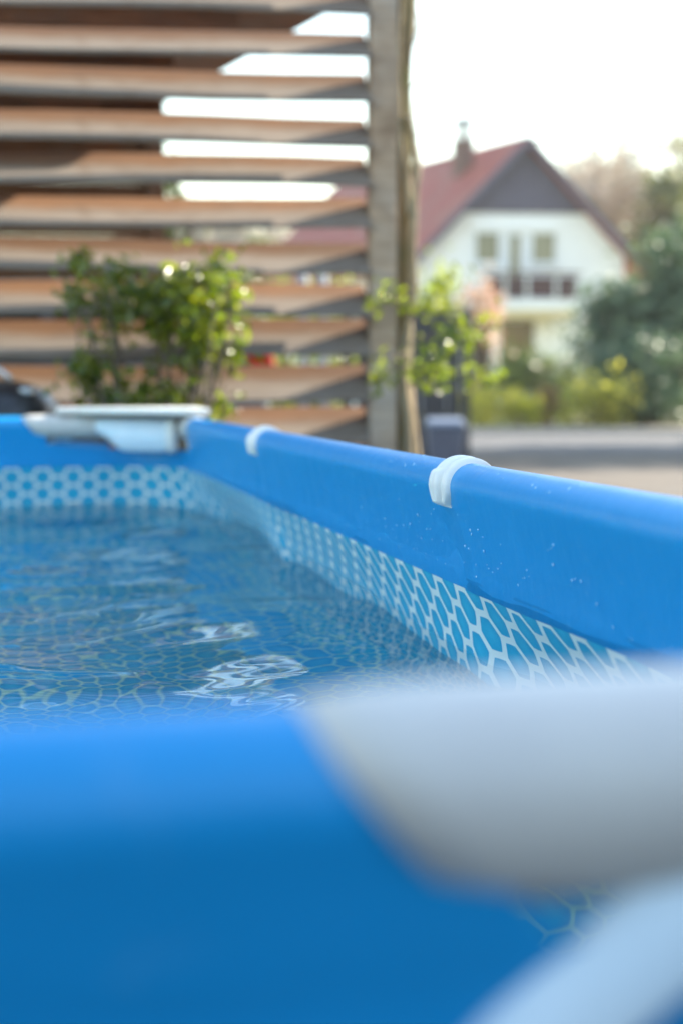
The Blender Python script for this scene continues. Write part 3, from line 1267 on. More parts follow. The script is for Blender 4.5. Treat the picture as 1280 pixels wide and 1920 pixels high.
tips = []
tips += blob(300, 575, 240, 150, 540, 34, seed=11)
tips += blob(190, 545, 120, 130, 197, 14, seed=12)
tips += blob(395, 545, 110, 110, 125, 12, seed=13)
tips += blob(360, 650, 170, 130, 233, 18, seed=14)
tips += blob(165, 700, 90, 110, 125, 9, seed=15)
tips += blob(250, 745, 230, 60, 197, 14, seed=16)
tips += blob(420, 655, 80, 120, 98, 9, seed=17)
tips += blob(150, 498, 40, 50, 31, 3, 0.03, seed=18)
tips += blob(405, 495, 40, 40, 24, 3, 0.03, seed=19)
tips += blob(410, 765, 60, 50, 38, 4, seed=20)
V, F = leaf_cloud(np.concatenate(allp), np.concatenate(alln), 0.056, 0.52, 0.7)
fast_mesh('foliage', V, F, M_CAM, cs, True)
mb = MB()
root = gp(290, CD)
for i, tpt in enumerate(tips[::2]):
    mid = root.lerp(tpt, 0.5) + Vector((random.uniform(-.06, .06), 0, 0.05))
    mb.tube(wob(root + Vector((random.uniform(-.1, .1), random.uniform(-.05, .05), 0)), tpt, 6, 0.05, i), [0.011, 0.01, 0.009, 0.008, 0.006, 0.005, 0.003], 5)
mb.build('stems', M_BARK, cs, True)

# climber on the post: mossy trunk, pale twisting stem, twigs with leaves
vine = empty('climbing_plant', 'leafy climber with pale twisting stem winding up the wooden fence post', 'climbing plant')
mb = MB()
tp = []
for i in range(26):
    t = i / 25
    zz = 3.2 * t
    tp.append(fpt(0.098 + 0.010 * math.sin(t * 17), 0.03 + 0.012 * math.cos(t * 13), zz))
mb.tube(tp, [0.043 + 0.006 * math.sin(i * 1.7) for i in range(26)], 10)
mb.build('mossy_trunk', M_MOSS, vine, True)
mb = MB()
sp_ = []
for i in range(40):
    t = i / 39
    zz = 0.0 + 2.05 * t
    sp_.append(fpt(0.118 + 0.022 * math.sin(zz * 4.2 + 1.0) + 0.01 * math.sin(zz * 11), -0.045 + 0.012 * math.sin(zz * 6), zz))
mb.tube(sp_, [0.026 - 0.012 * i / 39 + 0.004 * math.sin(i * 1.3) for i in range(40)], 9)
s2 = []
for i in range(24):
    t = i / 23
    zz = 1.62 + 1.1 * t
    s2.append(fpt(0.112 - 0.05 * math.sin(t * 3.0) , -0.055, zz))
mb.tube(s2, [0.013 - 0.006 * i / 23 for i in range(24)], 7)
s3 = [fpt(0.15 + 0.03 * math.sin(i * .5), -0.03, 0.1 * i) for i in range(10)]
mb.tube(s3, 0.016, 7)
mb.build('stem', M_BARKP, vine, True)
mb = MB()
def twig(px0, py0, px1, py1, D0, D1, r=0.004, seed=0):
    pts = wob(at(px0, py0, D0), at(px1, py1, D1), 8, 0.03, seed)
    mb.tube(pts, [r * (1 - 0.09 * i) for i in range(9)], 5)
    return pts
lp, ln = [], []
rr = random.Random(5)
for i, (a, b, c, d, e) in enumerate(((770, 330, 790, 20, 0), (770, 120, 782, -30, 0), (765, 170, 870, 78, 0), (768, 90, 800, 10, 0), (765, 330, 782, 200, 0),
                                     (770, 640, 930, 600, 1), (765, 690, 900, 640, 1), (770, 600, 850, 520, 1), (765, 720, 830, 690, 1), (760, 660, 700, 720, 1),
                                     (765, 560, 705, 560, 1), (770, 700, 915, 700, 1), (770, 720, 870, 610, 1))):
    pts = twig(a, b, c, d, 6.12, 6.0 + rr.uniform(-.15, .15), seed=i + 40)
    if e:
        for q in pts[2:]:
            for _ in range(5):
                lp.append(np.array(q) + np.array([rr.gauss(0, .035), rr.gauss(0, .035), rr.gauss(0, .035)]))
                ln.append(np.array([rr.gauss(0, 1), rr.gauss(0, 1), rr.gauss(0.7, .8)]))
mb.build('twigs', M_BARK, vine, True)['kind'] = 'stuff'
M_VINE = leaf_mat('climber_leaf', (0.10, 0.15, 0.02), (0.20, 0.22, 0.04), trans=0.4, rough=0.2, scale=7, tc_mul=(1.7, 1.8, .5))
V, F = leaf_cloud(np.array(lp), np.array(ln), 0.048, 0.55, 0.7)
fast_mesh('leaves', V, F, M_VINE, vine, True)

# ------------------------------------------------------------------ carport behind the fence
cp = empty('carport', 'brown timber carport roof and board wall seen through the fence slats', 'carport')
ZR = EYE + 1.78
e0 = at(640, 20, 6.75)
pA = Vector((*at(602, 45, 7.1).xy, ZR))
pB = Vector((*at(305, 203, 9.25).xy, ZR))
edge = (pB - pA).normalized()
pA2 = pA - edge * 0.35
backdir = -f_r
nb = 13
lw = Vector((backdir.x, backdir.y, 0))
p0, p1 = pA2, pB
span = 5.6
for i in range(nb):                                       # roof boards, running along the edge
    a, b = i / nb * span, (i + 1) / nb * span - 0.012
    mb = MB()
    q = [p0 + lw * a, p0 + lw * b, p1 + lw * b, p1 + lw * a]
    mb.hexa([v + Vector((0, 0, 0.0)) for v in q[::-1]] + [v + Vector((0, 0, 0.025)) for v in q[::-1]])
    mb.build('roof_board', M_BOARD, cp)
for i in range(6):                                        # rafters under the boards
    t = (i + .25) / 6
    c = p0.lerp(p1, t)
    mb = MB()
    h = edge * 0.035
    q = [c - h + lw * .5, c + h + lw * .5, c + h + lw * span, c - h + lw * span]
    mb.hexa([v - Vector((0, 0, .13)) for v in q] + [v - Vector((0, 0, .003)) for v in q])
    mb.build('rafter', M_BOARD, cp)
# back wall
wz = 0.04
while wz < ZR - 0.01:
    mb = MB()
    a = p1 + lw * 0.0
    bth = edge * 0.03
    hh = min(0.165, ZR - 0.004 - wz)
    jit = random.uniform(-.004, .004)
    q = [a - bth, a + bth, a + bth + lw * span, a - bth + lw * span]
    mb.hexa([Vector((v.x, v.y, wz)) + edge * jit for v in q] + [Vector((v.x, v.y, (wz + hh - 0.008) if wz + 0.165 < ZR - 0.01 else ZR + 0.04)) + edge * jit for v in q])
    mb.build('wall_board', M_BOARD, cp)
    wz += hh
for c in (p0 + edge * .3 + lw * 2.4, p1 - edge * .08 + lw * .08):
    mb = MB()
    mb.box(c.x - .05, c.x + .05, c.y - .05, c.y + .05, 0, ZR - 0.13)
    if c == p1:
        pass
    mb.build('post', M_BOARD, cp)

# ------------------------------------------------------------------ parked car under the carport (glimpsed between slats)
M_CAR = pbr('silver_blue_paint', (0.32, 0.42, 0.55), (0.28, 0.38, 0.52), rough=0.25, scale=3, metallic=0.5, coat=0.6)
M_GLASS = pbr('dark_glass', (0.03, 0.04, 0.05), (0.02, 0.025, 0.03), rough=0.05, scale=2)
M_RED = pbr('red_lens', (0.75, 0.02, 0.03), (0.6, 0.015, 0.02), rough=0.12, scale=5)
M_TYRE = pbr('tyre_rubber', (0.03, 0.03, 0.03), (0.02, 0.02, 0.02), rough=0.8, scale=20)
M_RIM = pbr('alloy_rim', (0.55, 0.56, 0.58), (0.45, 0.46, 0.48), rough=0.3, metallic=0.8, scale=4)
car = empty('parked_car', 'silver blue car parked behind the fence, only glimpsed between the slats', 'car')
co = gp(512, 8.3)
cxv, cyv = -f_r, f_b                                       # local x: from the tail to the nose; y: away


def cpt(x, y, z):
    return co + cxv * x + cyv * y + Vector((0, 0, z))


side = [(0.05, .30), (0.0, .55), (0.03, .95), (0.12, 1.05), (0.42, 1.46), (0.9, 1.52), (1.9, 1.50), (2.35, 1.38), (2.9, 1.02), (3.7, .90), (3.95, .75), (4.0, .45),
        (3.9, .28), (3.55, .26), (3.45, .5), (3.2, .6), (2.95, .5), (2.85, .26), (1.15, .26), (1.05, .5), (.8, .6), (.55, .5), (.45, .27)]
mb = MB()
n = len(side)
ins = lambda z: 0.0 if z < 1.0 else (z - 1.0) * 0.28
mb.add([cpt(x, ins(z_), z_) for x, z_ in side] + [cpt(x, 1.68 - ins(z_), z_) for x, z_ in side],
       [(i, (i + 1) % n, n + (i + 1) % n, n + i) for i in range(n)] + [tuple(range(n))[::-1], tuple(range(n, 2 * n))])
mb.build('body', M_CAR, car, auto=0.03)
for poly in (((.50, 1.08), (.62, 1.40), (1.25, 1.44), (1.25, 1.06)), ((1.33, 1.06), (1.33, 1.44), (1.9, 1.43), (2.25, 1.33), (2.6, 1.04))):
    mb = MB()
    m_ = len(poly)
    pv = [cpt(x, ins(z_) - .012, z_) for x, z_ in poly] + [cpt(x, ins(z_) + .02, z_) for x, z_ in poly]
    mb.add(pv, [tuple(range(m_)), tuple(range(m_, 2 * m_))[::-1]] + [(i, (i + 1) % m_, m_ + (i + 1) % m_, m_ + i) for i in range(m_)])
    mb.build('window', M_GLASS, car)
for y_ in (-0.02, 1.50):
    mb = MB()
    v = [cpt(x, y_ + q * 0.20, z_) for q in (0, 1) for x, z_ in ((-0.03, .98), (.13, .98), (.16, 1.12), (0.02, 1.12))]
    mb.add(v, [(0, 1, 2, 3), (7, 6, 5, 4), (0, 4, 5, 1), (1, 5, 6, 2), (2, 6, 7, 3), (3, 7, 4, 0)])
    mb.build('tail_light', M_RED, car, auto=0.015)
for x_ in (.8, 3.2):
    for y_ in (0.02, 1.5):
        mb = MB()
        mb.tube([cpt(x_, y_, .31), cpt(x_, y_ + .17, .31)], .31, 24)
        wh = mb.build('wheel', M_TYRE, car)
        mb = MB()
        mb.tube([cpt(x_, y_ - .008, .31), cpt(x_, y_ + .178, .31)], .2, 20)
        mb.build('rim', M_RIM, wh)

# two slim white posts glimpsed through the fence
M_WP = pbr('white_paint', (0.78, 0.80, 0.82), (0.72, 0.74, 0.77), rough=0.5, scale=6)
M_WP2 = pbr('grey_blue_paint', (0.30, 0.33, 0.38), (0.26, 0.29, 0.34), rough=0.5, scale=6)
for i, (px, lab) in enumerate(((570, 'slim pale grey post behind the fence, the left one of a pair'), (606, 'slim pale grey post behind the fence, the right one of a pair'))):
    c = gp(px, 12.0)
    mb = MB()
    mb.tube([c, c + Vector((0, 0, 1.8)), c + Vector((0, 0, 1.86))], [.038, .038, .015], 10)
    mb.tube([c + Vector((0, 0, 0.0)), c + Vector((0, 0, 0.12))], .06, 10)
    tag(mb.build('slim_post', M_WP2, None, True), lab, 'post', 'slim posts behind the fence')

# ------------------------------------------------------------------ kettle barbecue at the left edge
M_BLK = pbr('black_enamel', (0.022, 0.022, 0.026), (0.016, 0.016, 0.018), rough=0.28, scale=6)
M_ALU = pbr('bare_aluminium', (0.62, 0.62, 0.62), (0.5, 0.5, 0.5), rough=0.35, metallic=0.7, scale=10)
bq = empty('kettle_barbecue', 'black domed kettle barbecue at the left edge behind the pool', 'barbecue')
bc = gp(-12, 5.75)


def lathe(prof, c, n=32):
    v, f = [], []
    for (r_, z_) in prof:
        for k in range(n):
            a = 2 * math.pi * k / n
            v.append((c.x + r_ * math.cos(a), c.y + r_ * math.sin(a), z_))
    for i in range(len(prof) - 1):
        for k in range(n):
            f.append((i * n + k, i * n + (k + 1) % n, (i + 1) * n + (k + 1) % n, (i + 1) * n + k))
    return MB().add(v, f)


lathe([(0.285, .752), (.288, .765), (.28, .79), (.262, .83), (.225, .87), (.17, .902), (.10, .922), (.03, .929), (0.001, .93)], bc).build('lid', M_BLK, bq, True)
lathe([(0.001, .50), (.08, .505), (.17, .54), (.24, .61), (.275, .68), (.282, .745), (.29, .751)], bc).build('bowl', M_BLK, bq, True)
mb = MB()
hp_ = [bc + RGT * (-.09 + .18 * i / 8) + FWD * (-.06) + Vector((0, 0, .925 + .05 * math.sin(math.pi * i / 8))) for i in range(9)]
mb.tube(hp_, .012, 8)
mb.build('lid_handle', M_ALU, bq, True)
mb = MB()
vc = bc + RGT * .16 - FWD * .12
mb.tube([vc + Vector((0, 0, .87)), vc + Vector((0, 0, .895))], .032, 12)
mb.build('vent', M_ALU, bq, True)
for a in (0.4, 2.5, 4.6):
    mb = MB()
    d = Vector((math.cos(a), math.sin(a), 0))
    mb.tube([bc + d * .2 + Vector((0, 0, .58)), bc + d * .34], .012, 8)
    mb.build('leg', M_ALU, bq, True)

# ------------------------------------------------------------------ dark gate and bin beside the post
M_NAVY = pbr('dark_navy_paint', (0.022, 0.026, 0.042), (0.016, 0.02, 0.032), rough=0.45, scale=5)
gt = empty('dark_gate', 'dark navy board gate panel just right of the fence post, behind the climber', 'gate')
GD = 16.0
g1 = gp(862, GD)
gz = 1.70
for i in range(8):
    mb = MB()
    a = g1 - RGT * (0.145 * (i + 1)) 
    zt = gz + 0.0
    q = [a, a + RGT * 0.138, a + RGT * 0.138 + FWD * .03, a + FWD * .03]
    mb.hexa([v + Vector((0, 0, .05)) for v in q] + [v + Vector((0, 0, zt)) for v in q])
    mb.build('board', M_NAVY, gt)
for zz in (.35, 1.35):
    mb = MB()
    a = g1 - RGT * 1.16 + FWD * .032
    q = [a, g1 + FWD * .032, g1 + FWD * .075, a + FWD * .043]
    mb.hexa([v + Vector((0, 0, zz)) for v in q] + [v + Vector((0, 0, zz + .1)) for v in q])
    mb.build('rail', M_NAVY, gt)
for off in (0.04, -1.24):
    mb = MB()
    a = g1 + RGT * (off - .06 if off < 0 else off - .03)
    q = [a - FWD * .02, a + RGT * .1 - FWD * .02, a + RGT * .1 + FWD * .08, a + FWD * .08]
    mb.hexa(q + [v + Vector((0, 0, gz + .04)) for v in q])
    mb.build('post', M_NAVY, gt)

M_BIN = pbr('slate_blue_plastic', (0.10, 0.13, 0.20), (0.08, 0.105, 0.165), rough=0.4, scale=7)
M_BINL = pbr('bin_lid_plastic', (0.17, 0.20, 0.27), (0.14, 0.17, 0.23), rough=0.35, scale=7)
bn_ = empty('wheeled_bin', 'small slate blue wheeled bin standing in front of the dark gate', 'bin')
bo = gp(834, 13.6)


def bpt(x, y, z):
    return bo + RGT * x + FWD * y + Vector((0, 0, z))


mb = MB()
mb.hexa([bpt(-.14, -.14, .03), bpt(.14, -.14, .03), bpt(.14, .14, .06), bpt(-.14, .14, .06), bpt(-.175, -.19, .50), bpt(.175, -.19, .50), bpt(.175, .19, .50), bpt(-.175, .19, .50)])
mb.build('body', M_BIN, bn_, auto=0.02)
mb = MB()
mb.hexa([bpt(-.19, -.21, .505), bpt(.19, -.21, .505), bpt(.19, .21, .505), bpt(-.19, .21, .505), bpt(-.165, -.17, .56), bpt(.165, -.17, .56), bpt(.17, .20, .59), bpt(-.17, .20, .59)])
mb.build('lid', M_BINL, bn_, auto=0.015)
mb = MB()
mb.tube([bpt(-.15, .24, .53), bpt(.15, .24, .53)], .014, 8)
mb.build('handle', M_BIN, bn_)
for s_ in (-1, 1):
    mb = MB()
    mb.tube([bpt(s_ * .15, .16, .08), bpt(s_ * .19, .16, .08)], .08, 16)
    mb.build('wheel', M_TYRE, bn_)

# ------------------------------------------------------------------ the house
HD = 45.0
S = HD / FPX
ho = gp(970, HD)
hg = (RGT + FWD * 0.10).normalized()                         # along the gable, to the right
hr = (RGT * -5.57 + FWD * 10.4).normalized()                 # along the ridge, away
house = empty('house', 'white house with red tiled roof, dark gable and balcony across the road', 'house')


def hpnt(a, b, z):
    return ho + hg * a + hr * b + Vector((0, 0, z))


def hz(py):
    return EYE + (HORIZON - py) * S


def ha(px):
    return (px - 970) * S


def hbox(name, a0, a1, b0, b1, z0, z1, mat, parent=None, auto=None):
    mb = MB()
    mb.hexa([hpnt(a0, b0, z0), hpnt(a1, b0, z0), hpnt(a1, b1, z0), hpnt(a0, b1, z0),
             hpnt(a0, b0, z1), hpnt(a1, b0, z1), hpnt(a1, b1, z1), hpnt(a0, b1, z1)])
    return mb.build(name, mat, parent or house, auto=auto)


M_WALL = pbr('white_render', (0.88, 0.88, 0.88), (0.83, 0.83, 0.84), rough=0.85, scale=1.5, bump=0.15, bump_scale=30)
M_ROOF = pbr('red_clay_tiles', (0.36, 0.10, 0.068), (0.27, 0.072, 0.052), rough=0.7, scale=3.5, bump=0.6, bump_scale=9, c3=(0.30, 0.12, 0.085))
M_GAB = pbr('dark_grey_boards', (0.12, 0.11, 0.155), (0.10, 0.09, 0.13), rough=0.7, scale=2)
M_BRICK = pbr('chimney_brick', (0.20, 0.12, 0.10), (0.14, 0.09, 0.075), rough=0.85, scale=6)
M_BALC = pbr('brown_balcony_panel', (0.075, 0.03, 0.032), (0.055, 0.024, 0.026), rough=0.5, scale=2)
M_CREAM = pbr('cream_soffit', (0.68, 0.55, 0.30), (0.62, 0.5, 0.27), rough=0.7, scale=2)
M_PANE = pbr('window_glass', (0.24, 0.23, 0.16), (0.15, 0.15, 0.10), rough=0.08, scale=1.2)
M_CURT = pbr('amber_interior_glass', (0.12, 0.085, 0.035), (0.05, 0.045, 0.03), rough=0.1, scale=0.8)

ZA = hz(268)                    # apex
EH = 3.85                       # half width at eaves with overhang
ZE = hz(506)
slope = (ZA - ZE) / EH
WH = 3.35
HL = 11.8
zw = lambda a: ZA - 0.16 - slope * abs(a)
mb = MB()
pr = [(-WH, 0), (WH, 0), (WH, zw(WH)), (0, zw(0)), (-WH, zw(WH))]
mb.add([hpnt(a, 0, z_) for a, z_ in pr] + [hpnt(a, HL, z_) for a, z_ in pr],
       [(4, 3, 2, 1, 0), (5, 6, 7, 8, 9)] + [(i, (i + 1) % 5, 5 + (i + 1) % 5, 5 + i) for i in range(5)])
mb.build('wall', M_WALL, house)
roof_l = roof_r = None
for sg in (-1, 1):
    mb = MB()
    th = 0.14
    q = [(0, -.45), (sg * EH, -.45), (sg * EH, HL + .4), (0, HL + .4)]
    top = [hpnt(a, b, ZA - slope * abs(a) + .0) for a, b in q]
    bot = [p - Vector((0, 0, th)) for p in top]
    mb.hexa((bot + top) if sg > 0 else (bot[::-1] + top[::-1]))
    rf_ = mb.build('roof', M_ROOF, house)
    if sg < 0:
        roof_l = rf_
    mb = MB()                                               # dark verge board
    a0, a1 = 0, sg * EH
    p = [hpnt(a0, -.50, ZA - .30), hpnt(a1, -.50, ZE - .30), hpnt(a1, -.455, ZE - .30), hpnt(a0, -.455, ZA - .30)]
    t_ = [v + Vector((0, 0, .29)) for v in p]
    mb.hexa((p + t_) if sg > 0 else (p[::-1] + t_[::-1]))
    mb.build('verge_board', M_GAB, house)
# dark boarding in the gable top, board by board
zb = hz(406)
nbd = 16
for i in range(nbd):
    a0 = -2.05 + 4.1 * i / nbd
    a1 = a0 + 4.1 / nbd - 0.015
    t0, t1 = zw(a0), zw(a1)
    if max(t0, t1) < zb + .02:
        continue
    mb = MB()
    b0, b1 = -.07, -.004
    mb.hexa([hpnt(a0, b0, zb), hpnt(a1, b0, zb), hpnt(a1, b1, zb), hpnt(a0, b1, zb),
             hpnt(a0, b0, max(t0, zb + .005)), hpnt(a1, b0, max(t1, zb + .005)), hpnt(a1, b1, max(t1, zb + .005)), hpnt(a0, b1, max(t0, zb + .005))])
    mb.build('gable_board', M_GAB, house)
# windows and balcony door
def window(a0, a1, z0, z1, pane=None, fr=.09, bars=()):
    f = empty('window', '', '')
    del f['label'], f['category']
    f.parent = house
    f.name = 'window'
    hbox('frame', a0, a0 + fr, -.06, .0 - .004, z0, z1, M_WP, f)
    hbox('frame', a1 - fr, a1, -.06, -.004, z0, z1, M_WP, f)
    hbox('frame', a0 + fr, a1 - fr, -.06, -.004, z1 - fr, z1, M_WP, f)
    hbox('frame', a0 + fr, a1 - fr, -.06, -.004, z0, z0 + fr, M_WP, f)
    hbox('pane', a0 + fr, a1 - fr, -.03, -.006, z0 + fr, z1 - fr, pane or M_PANE, f)
    hbox('sill', a0 - .05, a1 + .05, -.16, -.062, z0 - .05, z0, M_WP, f)


window(ha(882), ha(935), hz(500), hz(437))
window(ha(987), ha(1041), hz(500), hz(437))
window(ha(944), ha(976), hz(552), hz(440))
window(ha(928), ha(1004), hz(692), hz(598), M_CURT)
window(ha(790), ha(830), hz(680), hz(600))
hbox('lintel', ha(872), ha(1046), -.10, -.004, hz(437), hz(424), M_WALL)
hq = lambda px: ha(px) - 0.66
hy = lambda py: hz(py) - 0.20
# balcony
hbox('balcony_floor', hq(905), hq(1076), -1.25, -.004, hy(574), hy(556), M_WALL)
hbox('balcony_soffit', hq(908), hq(1073), -1.22, -.006, hy(588), hy(575), M_CREAM)
for (x0, x1) in ((908, 938), (944, 978), (986, 1032), (1040, 1073)):
    hbox('balcony_panel', hq(x0), hq(x1), -1.22, -1.17, hy(552), hy(514), M_BALC)
for x0 in (903, 939, 979.5, 1033.5, 1074):
    hbox('balcony_post', hq(x0), hq(x0 + 3.5), -1.25, -1.16, hy(556), hy(510), M_WP)
hbox('balcony_rail', hq(902), hq(1081), -1.27, -1.14, hy(510), hy(506), M_BALC)
hbox('balcony_panel', hq(1074.5), hq(1078.5), -1.14, -.05, hy(552), hy(514), M_BALC)
# chimney on the left roof slope
cb = 1.9
def chp(px, py, D):
    return at(px, py, D)
ca_ = -0.75
chz = ZA - slope * .75
hbox('chimney', ca_ - .22, ca_ + .22, cb - .25, cb + .25, chz - .5, 8.72, M_BRICK, roof_l)
hbox('flue', ca_ - .19, ca_ + .19, cb - .19, cb + .19, 8.723, 9.22, M_ALU, roof_l, auto=.03)
hbox('flue_cap', ca_ - .22, ca_ + .22, cb - .22, cb + .22, 9.223, 9.40, M_GAB, roof_l, auto=.03)

# ------------------------------------------------------------------ garden plants across the road
M_YEL = leaf_mat('yellow_green_leaf', (0.36, 0.36, 0.07), (0.50, 0.45, 0.15), trans=0.55, rough=0.35, scale=1.2, tc_mul=(1.5, 1.5, .5))
M_HEDGE = leaf_mat('dark_hedge_leaf', (0.07, 0.10, 0.03), (0.13, 0.15, 0.04), trans=0.25, rough=0.4, scale=1.1)
M_CON = leaf_mat('blue_green_conifer', (0.085, 0.135, 0.085), (0.15, 0.205, 0.12), trans=0.18, rough=0.45, scale=0.8, tc_mul=(1.2, 1.4, .7))
M_CON2 = leaf_mat('olive_conifer', (0.09, 0.11, 0.045), (0.17, 0.18, 0.07), trans=0.25, rough=0.45, scale=0.9)
M_BLOSS = leaf_mat('dried_blossom', (0.60, 0.46, 0.36), (0.46, 0.27, 0.19), trans=0.35, rough=0.6, scale=2.2, tc_mul=(1.2, 1.1, 1.0))
M_LIME = leaf_mat('lime_leaf', (0.17, 0.20, 0.02), (0.27, 0.29, 0.03), trans=0.45, rough=0.3, scale=2, tc_mul=(1.5, 1.6, .4))
M_TAN = leaf_mat('tan_leaf', (0.36, 0.22, 0.12), (0.28, 0.16, 0.08), trans=0.3, rough=0.5, scale=2)


def bush(name, label, cat, px, ytop, ybot_D, wpx, mat, n=1500, clumps=40, leaf=0.16, spread=0.22, ry=None, seed=1, group=None, zlow=0.05, aspect=.5, shell=.5, zb=0.10):
    D = ybot_D
    s = D / FPX
    b = gp(px, D, zb)
    top = EYE + (HORIZON - ytop) * s
    return bushy(name, label, cat, b, top - zb, wpx * s / 2, ry or wpx * s / 2, n, clumps, spread, leaf, mat, seed=seed, group=group, zlow=zlow, aspect=aspect, shell=shell)


bush('garden_shrub', 'sunlit yellow green low shrub at the roadside, left of its lighter neighbour', 'shrub', 905, 724, 27.5, 90, M_YEL, 520, 22, .14, .18, seed=31)
bush('garden_shrub', 'pale sunlit low shrub at the roadside below the house door', 'shrub', 975, 738, 27.3, 80, M_YEL, 480, 20, .14, .16, seed=32)
bush('garden_shrub', 'broad yellow green shrub at the roadside beside the dark conifers', 'shrub', 1110, 712, 27.8, 140, M_YEL, 820, 30, .15, .22, seed=33)
bush('garden_shrub', 'small tan shrub among the yellow green roadside shrubs', 'shrub', 1020, 722, 27.9, 50, M_TAN, 320, 12, .12, .10, seed=34)
bush('garden_hedge', 'dark green rounded hedge in front of the white house wall', 'hedge', 1000, 668, 33, 190, M_HEDGE, 2600, 60, .18, .22, seed=35)
bush('garden_shrub', 'dark green shrub left of the house hedge, above the roadside plants', 'shrub', 905, 690, 32, 60, M_HEDGE, 600, 16, .18, .2, seed=36)
bush('blossom_bush', 'tall peach coloured dried blossom bush in front of the balcony', 'bush', 897, 518, 30, 75, M_BLOSS, 330, 20, .20, .20, seed=37, zlow=1.5)
bush('lime_shrub', 'lime green shrub beside the fence post, in front of the house', 'shrub', 812, 508, 19.5, 80, M_LIME, 850, 30, .12, .13, seed=38, zlow=1.2, zb=0)
bush('conifer', 'dark blue green conifer nearest the house, right of the balcony', 'tree', 1155, 535, 30.5, 135, M_CON, 4200, 90, .24, .28, seed=41, group='conifers across the road')
bush('conifer', 'tall blue green conifer at the right edge of the picture', 'tree', 1280, 430, 30, 150, M_CON, 5200, 110, .24, .30, seed=42, group='conifers across the road')
bush('conifer', 'low dark conifer at the foot of the tall conifers', 'tree', 1215, 640, 28.5, 170, M_CON, 2600, 60, .20, .24, seed=43, group='conifers across the road')
bush('olive_conifer', 'olive green evergreen tree rising behind the blue green conifers', 'tree', 1262, 280, 50, 165, M_CON2, 3600, 60, .30, .36, seed=44, shell=.35, zlow=2)
bush('olive_conifer', 'dark evergreen crown just right of the house roof edge', 'tree', 1235, 385, 49, 100, M_CON2, 2400, 28, .28, .3, seed=45, zlow=2.5)
# off to the right of the picture: the trees whose shade crosses the drive and road
for i, (l, f_, h, lb) in enumerate(((17.5, 27.6, 14, 'nearest to the conifers'), (21.0, 28.6, 16, 'second from the conifers'), (25.0, 30.0, 18, 'farthest from the conifers'))):
    bushy('roadside_tree', 'leafy roadside tree beyond the right edge of the picture, ' + lb, 'tree', lf(l, f_, 0), h, 2.0, 2.0, 3200, 70, .5, .40, M_HEDGE, seed=60 + i,
          group='roadside trees right of the picture', zlow=1.5)


# ------------------------------------------------------------------ bare trees behind the house
def bare_tree(name, label, base, height, seed, group, mat=M_TWIG):
    t = empty(name, label, 'tree', group=group)
    rnd = random.Random(seed)
    tp_ = []
    tr, tw = MB(), MB()
    base = Vector(base)

    def grow(p, d, L, r, depth):
        q = p + d * L
        tgt = tr if depth == 0 else tw
        mid = p.lerp(q, .5) + Vector((rnd.gauss(0, .05), rnd.gauss(0, .05), 0)) * L
        tgt.tube([p, mid, q], [r, r * .85, r * .65], 6 if depth == 0 else 3, caps=False)
        if depth >= 5:
            for _ in range(14):
                tp_.append(q + Vector((rnd.gauss(0, .35), rnd.gauss(0, .35), rnd.gauss(0, .35))))
            return
        nch = 4 if depth == 0 else rnd.choice((2, 3, 3))
        for _ in range(nch):
            sp = 0.75 if depth < 2 else .85
            nd = (d + Vector((rnd.gauss(0, sp), rnd.gauss(0, sp), rnd.gauss(0.12, .35)))).normalized()
            st = p.lerp(q, rnd.uniform(.55, 1.0))
            grow(st, nd, L * rnd.uniform(.58, .8), r * .6, depth + 1)
    grow(base, Vector((rnd.gauss(0, .05), 0, 1)).normalized(), height * .40, height * .016, 0)
    tr.build('trunk', M_BARK, t, True)
    tw.build('branches', mat, t)['kind'] = 'stuff'
    P = np.array([tuple(v) for v in tp_])
    V, F = leaf_cloud(P, rng.normal(size=P.shape), 0.8, 0.14)
    fast_mesh('crown', V, F, mat, t)
    return t


labs = ['hazy bare tree just right of the house gable', 'bare tree behind the right roof slope of the house', 'pale bare tree between the house and the evergreens',
        'bare tree top above the evergreens at the right edge', 'bare tree far behind the house, seen between fence slats', 'bare tree at the left, glimpsed between the fence slats',
        'wide bare tree behind the conifers at right']
for i, (px, D, top, _l) in enumerate(((1070, 62, 285, 0), (1035, 66, 315, 1), (1130, 58, 290, 2), (1240, 60, 270, 3), (500, 60, 400, 4), (380, 58, 370, 5), (1185, 70, 300, 6))):
    hgt = EYE + (HORIZON - top) * D / FPX
    bare_tree('bare_tree', labs[i], gp(px, D, .1), hgt * 1.02, 80 + i, 'bare trees behind the house')
# far wood on the horizon, one mass
pts, nr = [], []
for i in range(60):
    l = -75 + 150 * i / 60 + rng.normal() * 1.0
    p_, n_, c_ = clump_points(tuple(lf(l, 100 + rng.normal() * 4, 3.0)), (3.2, 2.5, 3.2 + rng.random() * 1.6), 240, 18, .7, .4, .4)
    pts.append(p_)
    nr.append(n_)
V, F = leaf_cloud(np.concatenate(pts), np.concatenate(nr), .8, .6)
M_WOOD = leaf_mat('winter_wood', (0.17, 0.15, 0.10), (0.12, 0.12, 0.07), trans=.2, rough=.8, scale=.2)
o = fast_mesh('far_wood', V, F, M_WOOD)
o['kind'] = 'stuff'
tag(o, 'far off winter woodland along the horizon', 'woodland')
# hedge masses behind the carport, green through the slats
bush('laurel_hedge', 'bright green laurel bush behind the fence, seen between the slats left of the post', 'hedge', 590, 488, 21, 230, M_LIME, 1500, 40, .16, .2, seed=71, zb=0)
bush('laurel_hedge', 'dark laurel bush behind the fence, seen between the middle slats', 'hedge', 420, 440, 23, 200, M_HEDGE, 1700, 40, .18, .22, seed=72, zb=0)

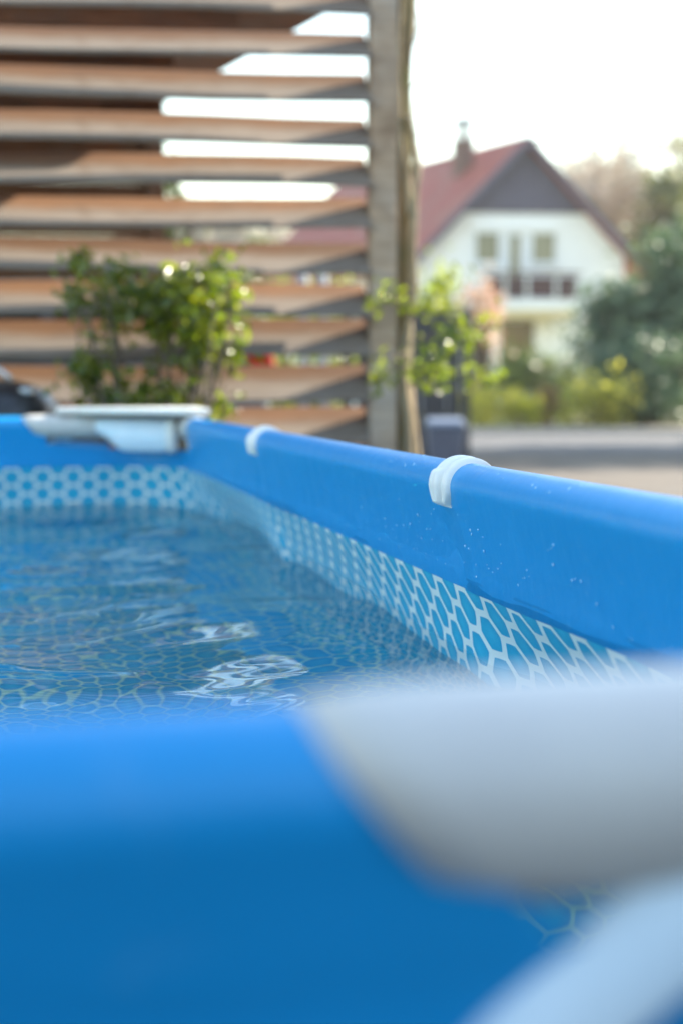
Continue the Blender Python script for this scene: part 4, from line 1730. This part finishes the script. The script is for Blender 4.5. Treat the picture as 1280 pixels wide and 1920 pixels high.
# unseen wall added behind the camera to block light on the near faces
hb = empty('light_block_wall', 'unseen dark brick wall added behind the camera to block light, outside the frame', 'wall')
M_DBR = pbr('dark_brick', (0.085, 0.06, 0.05), (0.06, 0.045, 0.04), rough=0.85, scale=9, bump=0.4)
mb = MB()
mb.box(-7, 4.5, -4.5, -4.25, 0, 1.9)
mb.build('light_block_brick', M_DBR, hb)
mb = MB()
mb.box(-7.05, 4.55, -4.55, -4.20, 1.9, 1.96)
mb.build('coping', M_KERB, hb)

# ------------------------------------------------------------------ bright spring haze
mb = MB()
mb.box(-260, 260, -60, 260, -1.0, 22.0)
M_HAZE, nt, out = new_mat('pale_haze')
pv = N(nt, 'ShaderNodeVolumePrincipled')
pv.inputs['Color'].default_value = (0.9, 0.93, 1.0, 1)
pv.inputs['Density'].default_value = 0.0005
pv.inputs['Anisotropy'].default_value = 0.35
nt.links.new(pv.outputs[0], out.inputs['Volume'])
hz_ = mb.build('haze', M_HAZE)
hz_['kind'] = 'stuff'

# ivy at the corner of the carport, against the sky
bush('ivy_bush', 'dark leafy bush at the carport corner, seen against the sky between slats', 'bush', 318, 235, 10.2, 50, M_HEDGE, 420, 22, .075, .10, seed=73, zb=0, zlow=1.2, shell=.3)

# unseen garage added right of the frame, sized so that it shades the pool
ga = empty('added_shade_garage', 'unseen tall brick garage added to shade the pool, right of the frame', 'garage')
M_GBR = pbr('red_brick', (0.30, 0.16, 0.11), (0.22, 0.11, 0.08), rough=0.85, scale=9, bump=0.4)
mb = MB()
mb.box(8.0, 13.5, -3.0, 6.7, 0, 6.6)
mb.build('wall', M_GBR, ga)
mb = MB()
mb.add([(7.7, -3.3, 6.61), (13.8, -3.3, 6.61), (13.8, 6.9, 6.61), (7.7, 6.9, 6.61), (10.75, -3.3, 9.4), (10.75, 6.9, 9.4)],
       [(3, 2, 1, 0), (0, 1, 4), (2, 3, 5), (1, 2, 5, 4), (3, 0, 4, 5)])
mb.build('roof', M_ROOF, ga)
for y_ in (-1.6, 2.4):
    mb = MB()
    mb.box(7.95, 7.998, y_, y_ + 2.6, .02, 2.3)
    mb.build('shade_garage_door', M_NAVY, ga)
